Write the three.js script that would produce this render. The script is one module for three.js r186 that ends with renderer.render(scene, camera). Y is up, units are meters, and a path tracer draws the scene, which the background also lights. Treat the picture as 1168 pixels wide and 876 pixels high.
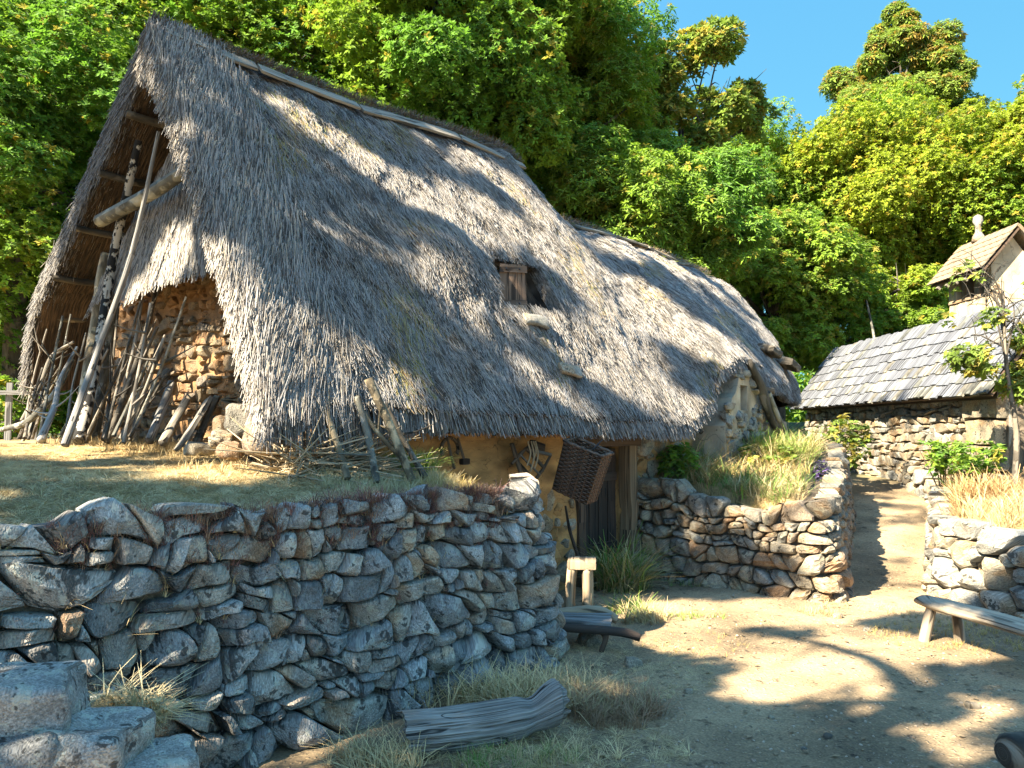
import * as THREE from 'three';
import { mergeGeometries, mergeVertices, toCreasedNormals } from 'three/addons/utils/BufferGeometryUtils.js';

// ---------------------------------------------------------------- camera, sky, sun, exposure
const scene = new THREE.Scene();
const FOCAL = 900, PITCH = Math.atan(52 / 900), EYE = 1.7;
const camera = new THREE.PerspectiveCamera(2 * Math.atan(438 / FOCAL) * 180 / Math.PI, 1168 / 876, 0.05, 900);
camera.position.set(0, EYE, 0);
camera.rotation.x = PITCH;
scene.add(camera);

const SUN = new THREE.Vector3(0.59, -0.66, -0.485).normalize();          // the way the sunlight travels
{
  const w = 512, h = 256, data = new Float32Array(w * h * 4), v = new THREE.Vector3();
  for (let j = 0; j < h; j++) for (let i = 0; i < w; i++) {
    const lat = ((j + 0.5) / h - 0.5) * Math.PI, lon = ((i + 0.5) / w - 0.5) * 2 * Math.PI;
    v.set(Math.cos(lat) * Math.cos(lon), Math.sin(lat), Math.cos(lat) * Math.sin(lon));
    const up = Math.max(0, Math.sin(lat)), low = Math.pow(1 - up, 3);
    const cs = -v.dot(SUN), glow = Math.pow(Math.max(0, cs * 0.5 + 0.5), 4);
    let r = 0.021 + 0.05 * low, g = 0.084 + 0.105 * low, b = 0.158 + 0.06 * low;
    r += 0.13 * glow; g += 0.20 * glow; b += 0.36 * glow;
    const k = (j * w + i) * 4; data[k] = r; data[k + 1] = g; data[k + 2] = b; data[k + 3] = 1;
  }
  const sky = new THREE.DataTexture(data, w, h, THREE.RGBAFormat, THREE.FloatType);
  sky.mapping = THREE.EquirectangularReflectionMapping; sky.magFilter = THREE.LinearFilter; sky.minFilter = THREE.LinearFilter; sky.needsUpdate = true;
  scene.background = sky; scene.environment = sky;
}
const sun = new THREE.DirectionalLight(new THREE.Color(1.0, 0.87, 0.66), 5.0);
sun.position.copy(SUN).multiplyScalar(-60); sun.target.position.set(0, 0, -8); sun.position.add(sun.target.position);
sun.castShadow = true; sun.shadow.mapSize.set(4096, 4096);
Object.assign(sun.shadow.camera, { left: -40, right: 40, top: 40, bottom: -40, near: 1, far: 140 });
scene.add(sun, sun.target);
const renderer = new THREE.WebGLRenderer({ antialias: true });
renderer.toneMapping = THREE.LinearToneMapping;
renderer.toneMappingExposure = 5.7;
renderer.shadowMap.enabled = true;

// ---------------------------------------------------------------- helpers
const V3 = (x, y, z) => new THREE.Vector3(x, y, z);
function rngOf(seed) { let a = seed * 2654435761 | 0; return () => { a = (a + 0x6d2b79f5) | 0; let t = Math.imul(a ^ (a >>> 15), 1 | a); t = (t + Math.imul(t ^ (t >>> 7), 61 | t)) ^ t; return ((t ^ (t >>> 14)) >>> 0) / 4294967296; }; }
const clamp = (x, a = 0, b = 1) => Math.min(b, Math.max(a, x));
const sstep = (a, b, x) => { const t = clamp((x - a) / (b - a)); return t * t * (3 - 2 * t); };
const lerp = (a, b, t) => a + (b - a) * t;
function hash3(x, y, z) { let h = Math.imul(x, 374761393) + Math.imul(y, 668265263) + Math.imul(z, 2147483647 ^ 0x5bd1e995); h = Math.imul(h ^ (h >>> 13), 1274126177); h ^= h >>> 16; h = Math.imul(h, 2246822519); return ((h ^ (h >>> 15)) >>> 0) / 4294967296; }
function noise3(x, y, z, per = 0) {
  const xi = Math.floor(x), yi = Math.floor(y), zi = Math.floor(z), f = (t) => t * t * (3 - 2 * t);
  const u = f(x - xi), v = f(y - yi), w = f(z - zi), m = per ? (a) => ((a % per) + per) % per : (a) => a;
  const X0 = m(xi), X1 = m(xi + 1), Y0 = m(yi), Y1 = m(yi + 1), h = hash3;
  const a = lerp(lerp(h(X0, Y0, zi), h(X1, Y0, zi), u), lerp(h(X0, Y1, zi), h(X1, Y1, zi), u), v);
  const b = lerp(lerp(h(X0, Y0, zi + 1), h(X1, Y0, zi + 1), u), lerp(h(X0, Y1, zi + 1), h(X1, Y1, zi + 1), u), v);
  return lerp(a, b, w) * 2 - 1;
}
const fbm = (x, y, z, o = 4) => { let s = 0, a = 0.5, f = 1; for (let i = 0; i < o; i++) { s += a * noise3(x * f, y * f, z * f + i * 7.3); a *= 0.5; f *= 2; } return s; };
// tiling noise on [0,1]^2
const tfbm = (u, v, per, o, seed) => { let s = 0, a = 0.5, p = per; for (let i = 0; i < o; i++) { s += a * noise3(u * p, v * p, seed + i * 3, p); a *= 0.5; p *= 2; } return s; };
const interp = (tab, x) => { if (x <= tab[0][0]) return tab[0][1]; for (let i = 1; i < tab.length; i++) if (x <= tab[i][0]) { const [a, p] = tab[i - 1], [b, q] = tab[i]; const t = (x - a) / (b - a); return p + (q - p) * t * t * (3 - 2 * t); } return tab[tab.length - 1][1]; };

// a point from where it shows in the photograph and how far off it stands; D = forward distance
function rayDir(px, py) { const x = (px - 584) / FOCAL, y = (438 - py) / FOCAL, c = Math.cos(PITCH), s = Math.sin(PITCH); return V3(x, y * c + s, y * s - c); }
function at(px, py, D) { const d = rayDir(px, py); return d.multiplyScalar(D / -d.z).add(camera.position); }
function project(p) { const c = Math.cos(PITCH), s = Math.sin(PITCH), y = p.y - EYE, yy = y * c + p.z * s, zz = -y * s + p.z * c; return [584 + FOCAL * p.x / -zz, 438 - FOCAL * yy / -zz]; }

const counts = {};
function numbered(n) { const k = counts[n] = (counts[n] ?? -1) + 1; return k ? `${n}_${String(k).padStart(3, '0')}` : n; }
function shade(o) { o.castShadow = true; o.receiveShadow = true; return o; }
function tag(o, label, category, group) { o.userData.label = label; o.userData.category = category; if (group) o.userData.group = group; return o; }
function thing(name, label, category, pos = [0, 0, 0], turn = 0, group) { const g = new THREE.Group(); g.name = numbered(name); g.position.set(...pos); g.rotation.y = turn; scene.add(g); return tag(g, label, category, group); }
function part(name, geo, m, parent, label) { const o = shade(new THREE.Mesh(geo, m)); o.name = name; parent.add(o); if (label) o.userData.label = label; return o; }
function solo(name, geo, m, label, category, group, pos = [0, 0, 0], turn = 0) { const o = shade(new THREE.Mesh(geo, m)); o.name = numbered(name); o.position.set(...pos); o.rotation.y = turn; scene.add(o); return tag(o, label, category, group); }
function structure(name, geo, m) { const o = shade(new THREE.Mesh(geo, m)); o.name = name; o.userData.kind = 'structure'; scene.add(o); return o; }
function stuff(name, geo, m, list, parent = scene, label, category) {   // list: [matrix, color]
  const o = new THREE.InstancedMesh(geo, m, list.length); o.name = parent === scene ? numbered(name) : name; o.userData.kind = 'stuff'; shade(o);
  list.forEach(([mt, c], i) => { o.setMatrixAt(i, mt); if (c) o.setColorAt(i, c); });
  if (label) tag(o, label, category);
  parent.add(o); return o;
}
function fused(name, geo, m, list, parent) {   // the same, as one real mesh with a colour for each piece
  const P = geo.attributes.position.array, N = geo.attributes.normal.array, I = geo.index.array, nv = P.length / 3, pos = new Float32Array(list.length * P.length), nor = new Float32Array(pos.length), col = new Float32Array(pos.length), idx = new Uint32Array(list.length * I.length), v = new THREE.Vector3(), nm = new THREE.Matrix3();
  list.forEach(([mt, c], k) => {
    nm.getNormalMatrix(mt);
    for (let i = 0; i < nv; i++) { const o = (k * nv + i) * 3; v.set(P[3 * i], P[3 * i + 1], P[3 * i + 2]).applyMatrix4(mt); pos[o] = v.x; pos[o + 1] = v.y; pos[o + 2] = v.z; v.set(N[3 * i], N[3 * i + 1], N[3 * i + 2]).applyMatrix3(nm).normalize(); nor[o] = v.x; nor[o + 1] = v.y; nor[o + 2] = v.z; col[o] = c.r; col[o + 1] = c.g; col[o + 2] = c.b; }
    for (let i = 0; i < I.length; i++) idx[k * I.length + i] = I[i] + k * nv;
  });
  const g = new THREE.BufferGeometry(); g.setAttribute('position', new THREE.BufferAttribute(pos, 3)); g.setAttribute('normal', new THREE.BufferAttribute(nor, 3)); g.setAttribute('color', new THREE.BufferAttribute(col, 3)); g.setIndex(new THREE.BufferAttribute(idx, 1));
  const o = shade(new THREE.Mesh(g, m)); o.name = name; o.userData.kind = 'stuff'; parent.add(o); return o;
}
const basis = (x, y, z, p, sx = 1, sy = 1, sz = 1) => new THREE.Matrix4().set(x.x * sx, y.x * sy, z.x * sz, p.x, x.y * sx, y.y * sy, z.y * sz, p.y, x.z * sx, y.z * sy, z.z * sz, p.z, 0, 0, 0, 1);
function frameAlong(dir, spin = 0) { const y = dir.clone().normalize(), ref = Math.abs(y.y) > 0.95 ? V3(1, 0, 0) : V3(0, 1, 0), x = ref.clone().cross(y).normalize(), z = x.clone().cross(y); const c = Math.cos(spin), s = Math.sin(spin); return [x.clone().multiplyScalar(c).addScaledVector(z, s), y, z.clone().multiplyScalar(c).addScaledVector(x, -s)]; }
const colr = (r, g, b) => new THREE.Color().setRGB(r, g, b);

// ---------------------------------------------------------------- textures and materials
function texture(size, fn, srgb = true, h = size) {
  const d = new Uint8Array(size * h * 4);
  for (let j = 0; j < h; j++) for (let i = 0; i < size; i++) { const c = fn((i + 0.5) / size, (j + 0.5) / h), k = (j * size + i) * 4; d[k] = clamp(c[0]) * 255; d[k + 1] = clamp(c[1]) * 255; d[k + 2] = clamp(c[2]) * 255; d[k + 3] = 255; }
  const t = new THREE.DataTexture(d, size, h); t.wrapS = t.wrapT = THREE.RepeatWrapping; t.magFilter = THREE.LinearFilter; t.minFilter = THREE.LinearMipmapLinearFilter; t.generateMipmaps = true;
  if (srgb) t.colorSpace = THREE.SRGBColorSpace; t.needsUpdate = true; return t;
}
const grey = (x) => [x, x, x];
function stoneColour(seed, black, pale, rust) {
  return texture(512, (u, v) => {
    const f = tfbm(u, v, 6, 5, seed), s = noise3(u * 300, v * 300, seed + 40, 300), s2 = noise3(u * 130, v * 130, seed + 44, 130), m = tfbm(u, v, 4, 3, seed + 60), h = tfbm(u, v, 48, 3, seed + 20);
    let r = 0.72 + 0.20 * f + 0.12 * s + 0.12 * s2, g = r, b = r * 0.985;
    const w = sstep(0.08, 0.35, m) * rust; r += 0.07 * w; g -= 0.02 * w; b -= 0.11 * w;
    const L = sstep(0.0, 0.10, tfbm(u, v, 14, 4, seed + 70) + 0.5 * h - 0.30 + pale);
    r = lerp(r, 0.93, L * 0.65); g = lerp(g, 0.94, L * 0.65); b = lerp(b, 0.88, L * 0.65);
    const B = sstep(0.0, 0.12, tfbm(u, v, 22, 3, seed + 80) * 0.7 + 0.55 * tfbm(u, v, 4, 2, seed + 90) + 0.55 * h + 0.08 * s - 0.26 + black);
    r = lerp(r, 0.27, B * 0.75); g = lerp(g, 0.27, B * 0.75); b = lerp(b, 0.265, B * 0.75);
    return [r, g, b];
  });
}
const stoneA = stoneColour(3, 0.0, 0.06, 0.3), stoneB = stoneColour(11, -0.09, 0.0, 0.9);
const stoneBump = texture(512, (u, v) => grey(0.5 + 0.35 * tfbm(u, v, 10, 6, 21) + 0.12 * noise3(u * 170, v * 170, 5, 170)), false);
const woodMap = texture(512, (u, v) => { const g = tfbm(u, v * 0.06 + 0.3, 24, 4, 31), c = noise3(u * 40, v * 3, 9, 40), k = sstep(0.45, 0.7, c) * 0.35; const x = 0.78 + 0.28 * g - k; return [x, x * 0.99, x * 0.97]; });
const woodBump = texture(512, (u, v) => { const g = tfbm(u, v * 0.06 + 0.3, 24, 4, 31), c = noise3(u * 40, v * 3, 9, 40); return grey(0.6 + 0.35 * g - sstep(0.4, 0.7, c) * 0.4); }, false);
const thatchMap = texture(512, (u, v) => { const g = noise3(u * 120, v * 10, 2, 120), g2 = noise3(u * 60, v * 16, 5, 60), m = tfbm(u, v, 4, 4, 55); const x = 0.62 + 0.2 * g + 0.15 * g2 + 0.25 * m; return [x, x * 0.97, x * 0.93]; });
const thatchBump = texture(512, (u, v) => grey(0.5 + 0.3 * noise3(u * 120, v * 10, 2, 120) + 0.2 * noise3(u * 60, v * 16, 5, 60)), false);
const groundMap = texture(768, (u, v) => {
  const f = tfbm(u, v, 5, 6, 71), s = noise3(u * 300, v * 300, 3, 300), p = sstep(0.55, 0.75, noise3(u * 110, v * 110, 8, 110)), d = sstep(0.35, 0.6, tfbm(u, v, 40, 3, 77));
  let x = 0.78 + 0.28 * f + 0.12 * s + 0.14 * p - 0.26 * d; return [x, x * 0.985, x * 0.95];
});
const groundBump = texture(768, (u, v) => grey(0.45 + 0.3 * tfbm(u, v, 12, 6, 72) + 0.25 * sstep(0.5, 0.8, noise3(u * 110, v * 110, 8, 110))), false);
const daubMap = texture(512, (u, v) => { const f = 1.3 * tfbm(u, v, 5, 6, 91), c = Math.abs(tfbm(u, v, 6, 4, 95)), k = 1 - sstep(0.0, 0.03, c); const x = 0.80 + 0.25 * f - 0.25 * k; return [x, x * 0.97, x * 0.92]; });
const barkMap = texture(512, (u, v) => { const f = tfbm(u, v * 0.4, 10, 5, 101), w = tfbm(u, v, 6, 4, 107); const x = 0.62 + 0.4 * f + sstep(0.1, 0.3, w) * 0.3; return [x, x, x * 0.96]; });
const logMap = texture(512, (u, v) => { const st = noise3(u * 150, v * 5, 3, 150), s2 = noise3(u * 60, v * 8, 7, 60), m = tfbm(u, v, 4, 4, 131), c = Math.abs(noise3(u * 17, v * 3, 11, 17) + 0.25 * noise3(u * 40, v * 8, 5, 40)), k = 1 - sstep(0.015, 0.06, c); const x = 0.72 + 0.17 * st + 0.08 * s2 + 0.18 * m - 0.45 * k; return [x, x * 0.98, x * 0.95]; });
const birchMap = texture(512, (u, v) => { const f = tfbm(u, v * 0.9, 9, 4, 111), k = sstep(0.02, 0.16, f + 0.1 * noise3(u * 80, v * 80, 3, 80)); const x = lerp(0.12, 0.92, k); return [x, x * 0.98, x * 0.94]; });

const mat = (c, o = {}) => new THREE.MeshStandardMaterial({ color: colr(...c), roughness: 0.9, metalness: 0, ...o });
const stoneM = (c, map) => mat(c, { map, bumpMap: stoneBump, bumpScale: 0.02, roughness: 0.92 });
const M = {
  greyStones: [stoneM([0.52, 0.52, 0.51], stoneA), stoneM([0.42, 0.42, 0.42], stoneA), stoneM([0.62, 0.61, 0.59], stoneA), stoneM([0.50, 0.43, 0.37], stoneB), stoneM([0.30, 0.30, 0.30], stoneA), stoneM([0.56, 0.51, 0.44], stoneB)],
  tanStones: [stoneM([0.44, 0.38, 0.29], stoneB), stoneM([0.38, 0.33, 0.26], stoneB), stoneM([0.33, 0.31, 0.27], stoneA), stoneM([0.50, 0.42, 0.31], stoneB), stoneM([0.40, 0.31, 0.23], stoneB)],
  clayStones: [stoneM([0.36, 0.25, 0.15], stoneB), stoneM([0.30, 0.23, 0.16], stoneB), stoneM([0.38, 0.30, 0.20], stoneB), stoneM([0.24, 0.20, 0.16], stoneA)],
  paleStones: [stoneM([0.52, 0.48, 0.41], stoneB), stoneM([0.46, 0.43, 0.38], stoneB), stoneM([0.40, 0.39, 0.36], stoneA)],
  pinkStone: stoneM([0.36, 0.29, 0.27], stoneB),
  soil: mat([0.21, 0.17, 0.13], { map: groundMap, bumpMap: groundBump, bumpScale: 0.03 }),
  clay: mat([0.34, 0.20, 0.095], { map: daubMap, bumpMap: groundBump, bumpScale: 0.03 }),
  ochre: mat([0.56, 0.345, 0.15], { map: daubMap, bumpMap: groundBump, bumpScale: 0.015 }),
  render: mat([0.66, 0.57, 0.42], { map: daubMap, bumpMap: groundBump, bumpScale: 0.01 }),
  limewash: mat([0.50, 0.45, 0.37], { map: daubMap, bumpMap: groundBump, bumpScale: 0.02 }),
  thatch: mat([0.17, 0.15, 0.13], { map: thatchMap, bumpMap: thatchBump, bumpScale: 0.02, roughness: 1 }),
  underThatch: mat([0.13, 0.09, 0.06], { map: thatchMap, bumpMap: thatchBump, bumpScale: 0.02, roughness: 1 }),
  turf: mat([0.19, 0.145, 0.095], { map: groundMap, bumpMap: groundBump, bumpScale: 0.05, roughness: 1 }),
  straw: mat([1, 1, 1], { roughness: 0.85 }), strawMass: mat([1, 1, 1], { roughness: 0.85, vertexColors: true }),
  oldWood: mat([0.33, 0.30, 0.26], { map: woodMap, bumpMap: woodBump, bumpScale: 0.01 }),
  boardWood: mat([0.42, 0.38, 0.32], { map: woodMap, bumpMap: woodBump, bumpScale: 0.012 }),
  darkWood: mat([0.15, 0.10, 0.068], { map: woodMap, bumpMap: woodBump, bumpScale: 0.008 }),
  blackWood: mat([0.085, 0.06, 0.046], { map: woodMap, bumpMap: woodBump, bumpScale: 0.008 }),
  shutterWood: mat([0.30, 0.20, 0.14], { map: woodMap, bumpMap: woodBump, bumpScale: 0.006 }),
  paleWood: mat([0.52, 0.41, 0.28], { map: woodMap, bumpMap: woodBump, bumpScale: 0.006 }),
  greyWood: mat([0.36, 0.36, 0.36], { map: woodMap, bumpMap: woodBump, bumpScale: 0.012 }),
  logWood: mat([0.46, 0.44, 0.42], { map: logMap, bumpMap: logMap, bumpScale: 0.012 }),
  bark: mat([0.17, 0.145, 0.12], { map: barkMap, bumpMap: barkMap, bumpScale: 0.02 }),
  lichenBark: mat([0.30, 0.29, 0.26], { map: barkMap, bumpMap: barkMap, bumpScale: 0.015 }),
  tanBark: mat([0.48, 0.38, 0.26], { map: barkMap, bumpMap: barkMap, bumpScale: 0.01 }),
  birch: mat([0.46, 0.44, 0.41], { map: birchMap, bumpMap: birchMap, bumpScale: 0.01 }),
  iron: mat([0.05, 0.05, 0.055], { roughness: 0.6, metalness: 0.5 }),
  wicker: mat([0.19, 0.11, 0.07], { map: woodMap, roughness: 0.75 }),
  rope: mat([0.42, 0.32, 0.2]),
  shingles: [mat([0.20, 0.22, 0.265], { map: woodMap, bumpMap: woodBump, bumpScale: 0.006 }), mat([0.25, 0.27, 0.31], { map: woodMap, bumpMap: woodBump, bumpScale: 0.006 }), mat([0.165, 0.18, 0.22], { map: woodMap, bumpMap: woodBump, bumpScale: 0.006 }), mat([0.20, 0.205, 0.20], { map: barkMap, bumpMap: woodBump, bumpScale: 0.006 }), mat([0.34, 0.32, 0.29], { map: barkMap, bumpMap: woodBump, bumpScale: 0.006 })],
  tools: mat([0.22, 0.165, 0.12], { map: woodMap, bumpMap: woodBump, bumpScale: 0.01 }),
  tiles: [mat([0.40, 0.31, 0.22], { map: stoneB, bumpMap: stoneBump, bumpScale: 0.01 }), mat([0.33, 0.27, 0.20], { map: stoneB, bumpMap: stoneBump, bumpScale: 0.01 })],
  leaf: new THREE.MeshPhysicalMaterial({ color: 0xffffff, roughness: 1, transmission: 0.48, thickness: 0, specularIntensity: 0.3 }),
  blade: mat([1, 1, 1]),
};

// ---------------------------------------------------------------- shapes
function uvMetres(g, k = 1, off = [0, 0]) {   // box-projected, in metres
  const p = g.attributes.position, n = g.attributes.normal, uv = new Float32Array(p.count * 2);
  for (let i = 0; i < p.count; i++) {
    const ax = Math.abs(n.getX(i)), ay = Math.abs(n.getY(i)), az = Math.abs(n.getZ(i));
    let a, b; if (az >= ax && az >= ay) { a = p.getX(i); b = p.getY(i); } else if (ax >= ay) { a = p.getZ(i); b = p.getY(i); } else { a = p.getX(i); b = p.getZ(i); }
    uv[2 * i] = a * k + off[0]; uv[2 * i + 1] = b * k + off[1];
  }
  g.setAttribute('uv', new THREE.BufferAttribute(uv, 2)); return g;
}
// a rounded, uneven block; grain runs along its longest side
function block(lx, ly, lz, r = 0.01, rough = 0.004, seed = 1, seg = [4, 4, 4], freq = 6, k = 1) {
  let g = mergeVertices((() => { const b = new THREE.BoxGeometry(lx, ly, lz, ...seg); b.deleteAttribute('normal'); b.deleteAttribute('uv'); return b; })(), 1e-5);
  const p = g.attributes.position, v = V3(), q = V3(); r = Math.min(r, lx / 2, ly / 2, lz / 2);
  for (let i = 0; i < p.count; i++) {
    v.fromBufferAttribute(p, i);
    q.set(clamp(v.x, -lx / 2 + r, lx / 2 - r), clamp(v.y, -ly / 2 + r, ly / 2 - r), clamp(v.z, -lz / 2 + r, lz / 2 - r));
    v.sub(q); const l = v.length(); if (l > 1e-6) v.multiplyScalar(r / l);
    v.add(q);
    if (rough) { const a = v.x * freq + seed * 13.7, b = v.y * freq, c = v.z * freq; v.x += rough * fbm(a, b, c, 3) * 2; v.y += rough * fbm(a + 31, b, c, 3) * 2; v.z += rough * fbm(a, b + 57, c, 3) * 2; }
    p.setXYZ(i, v.x, v.y, v.z);
  }
  g = toCreasedNormals(g, 0.7); if (k < 0) uvMetres(g, -k, [seed * 0.31, seed * 0.17]); else uvGrain(g, lx, ly, lz, seed, k); return g;
}
function uvGrain(g, lx, ly, lz, seed, k = 1) {
  const p = g.attributes.position, n = g.attributes.normal, uv = new Float32Array(p.count * 2), L = lx >= ly && lx >= lz ? 0 : ly >= lz ? 1 : 2, o = (seed * 0.377) % 1;
  for (let i = 0; i < p.count; i++) { const c = [p.getX(i), p.getY(i), p.getZ(i)], m = [Math.abs(n.getX(i)), Math.abs(n.getY(i)), Math.abs(n.getZ(i))]; const [A, B] = [0, 1, 2].filter((t) => t !== L); const across = m[A] > m[B] ? c[B] : c[A]; uv[2 * i] = across * 1.7 * k + o; uv[2 * i + 1] = c[L] * 0.8 * k + o * 3; }
  g.setAttribute('uv', new THREE.BufferAttribute(uv, 2));
}
function tube(pts, radii, o = {}) {   // tapered, capped, uneven tube through points
  const { radial = 7, rough = 0.08, seed = 1, per = 1, k = 1, flat = 1 } = o, P = pts.map((p) => (p.isVector3 ? p : V3(...p)));
  const curve = new THREE.CatmullRomCurve3(P), n = Math.max(2, Math.round((P.length - 1) * (o.seg ?? 4))), rings = [], pos = [], uv = [], idx = [];
  let x = null, len = 0, last = null;
  for (let i = 0; i <= n; i++) {
    const t = i / n, c = curve.getPoint(t), d = curve.getTangent(t); if (last) len += c.distanceTo(last); last = c;
    if (!x) x = frameAlong(d)[0]; else { x.addScaledVector(d, -x.dot(d)).normalize(); }
    const z = x.clone().cross(d).normalize(), f = t * (radii.length - 1), a = Math.min(radii.length - 2, Math.floor(f)), r = radii.length > 1 ? lerp(radii[a], radii[a + 1], f - a) : radii[0];
    for (let j = 0; j <= radial; j++) { const th = j / radial * Math.PI * 2, rr = r * (1 + rough * 2 * fbm(Math.cos(th) * 1.5 + seed * 9, Math.sin(th) * 1.5, len * 3 / per, 3)); const w = c.clone().addScaledVector(x, Math.cos(th) * rr).addScaledVector(z, Math.sin(th) * rr * flat); pos.push(w.x, w.y, w.z); uv.push(j / radial * Math.max(0.2, r * 6.3 * k) + seed * 0.37, len * k * 0.8); }
  }
  const R = radial + 1;
  for (let i = 0; i < n; i++) for (let j = 0; j < radial; j++) { const a = i * R + j; idx.push(a, a + 1, a + R, a + 1, a + R + 1, a + R); }
  for (const i of [0, n]) { const c = curve.getPoint(i / n), b = pos.length / 3; pos.push(c.x, c.y, c.z); uv.push(0.1, 0.1); for (let j = 0; j < radial; j++) { const a = i * R + j; if (i) idx.push(b, a, a + 1); else idx.push(b, a + 1, a); } }
  const g = new THREE.BufferGeometry(); g.setAttribute('position', new THREE.Float32BufferAttribute(pos, 3)); g.setAttribute('uv', new THREE.Float32BufferAttribute(uv, 2)); g.setIndex(idx); g.computeVertexNormals(); return g;
}
const moved = (g, x, y, z, rx = 0, ry = 0, rz = 0) => g.applyMatrix4(new THREE.Matrix4().compose(V3(x, y, z), new THREE.Quaternion().setFromEuler(new THREE.Euler(rx, ry, rz)), V3(1, 1, 1)));
const joined = (list) => mergeGeometries(list.map((g) => { const h = g.index ? g.toNonIndexed() : g; for (const k of Object.keys(h.attributes)) if (!['position', 'normal', 'uv'].includes(k)) h.deleteAttribute(k); return h; }));

// rubble: a power diagram of stones of mixed sizes over [a0,a1] x [0, top(a)], each cell shrunk by the joint
function rubble({ a0, a1, bottom = () => 0, top, size, aniso = 1.55, gap = 0.02, seed = 1, big = 0.12 }) {
  const R = rngOf(seed), S = [], H = Math.max(...Array.from({ length: 30 }, (_, i) => top(lerp(a0, a1, i / 29)))), B = Math.min(...Array.from({ length: 30 }, (_, i) => bottom(lerp(a0, a1, i / 29))));
  for (const [r0, tries] of [[size * 1.05, 500 * big * 8], [size * 0.72, 1500], [size * 0.5, 3500], [size * 0.33, 2500]]) for (let k = 0; k < tries * Math.max(1, (a1 - a0) / 3); k++) {
    const r = r0 * (0.85 + 0.3 * R()), a = lerp(a0, a1, R()), b = lerp(B, H, R());
    if (b > top(a) - r * 0.25 || b < bottom(a) - r * 0.3) continue;
    const x = a, y = b * aniso; let ok = true;
    for (const s of S) { const dx = s.x - x, dy = s.y - y, m = (s.r + r) * 0.95; if (dx * dx + dy * dy < m * m) { ok = false; break; } }
    if (ok) S.push({ x, y, r });
  }
  const cells = [];
  S.forEach((s, i) => {
    const T = top(s.x) * aniso; if (T < bottom(s.x) * aniso + 0.03) return;
    let poly = [[Math.max(a0, s.x - 3 * size), Math.max(bottom(s.x) * aniso, s.y - 3 * size)], [Math.min(a1, s.x + 3 * size), Math.max(bottom(s.x) * aniso, s.y - 3 * size)], [Math.min(a1, s.x + 3 * size), Math.min(T, s.y + 3 * size)], [Math.max(a0, s.x - 3 * size), Math.min(T, s.y + 3 * size)]];
    for (let j = 0; j < S.length && poly.length > 2; j++) {
      if (j === i) continue; const q = S[j], nx = q.x - s.x, ny = q.y - s.y, l = Math.hypot(nx, ny); if (l > 6 * size) continue;
      const m = (q.x * q.x + q.y * q.y - s.x * s.x - s.y * s.y - q.r * q.r + s.r * s.r) / 2 - gap * (0.5 + 0.5 * R()) * l, out = [];
      for (let k = 0; k < poly.length; k++) { const A = poly[k], C = poly[(k + 1) % poly.length], da = nx * A[0] + ny * A[1] - m, dc = nx * C[0] + ny * C[1] - m; if (da <= 0) out.push(A); if (da * dc < 0) { const t = da / (da - dc); out.push([lerp(A[0], C[0], t), lerp(A[1], C[1], t)]); } }
      poly = out;
    }
    if (poly.length < 3) return; poly = poly.map(([x, y]) => [x, y / aniso]);
    let area = 0; poly.forEach((A, k) => { const C = poly[(k + 1) % poly.length]; area += A[0] * C[1] - A[1] * C[0]; });
    if (area / 2 > 0.0012) cells.push(poly);
  });
  return cells;
}
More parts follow.
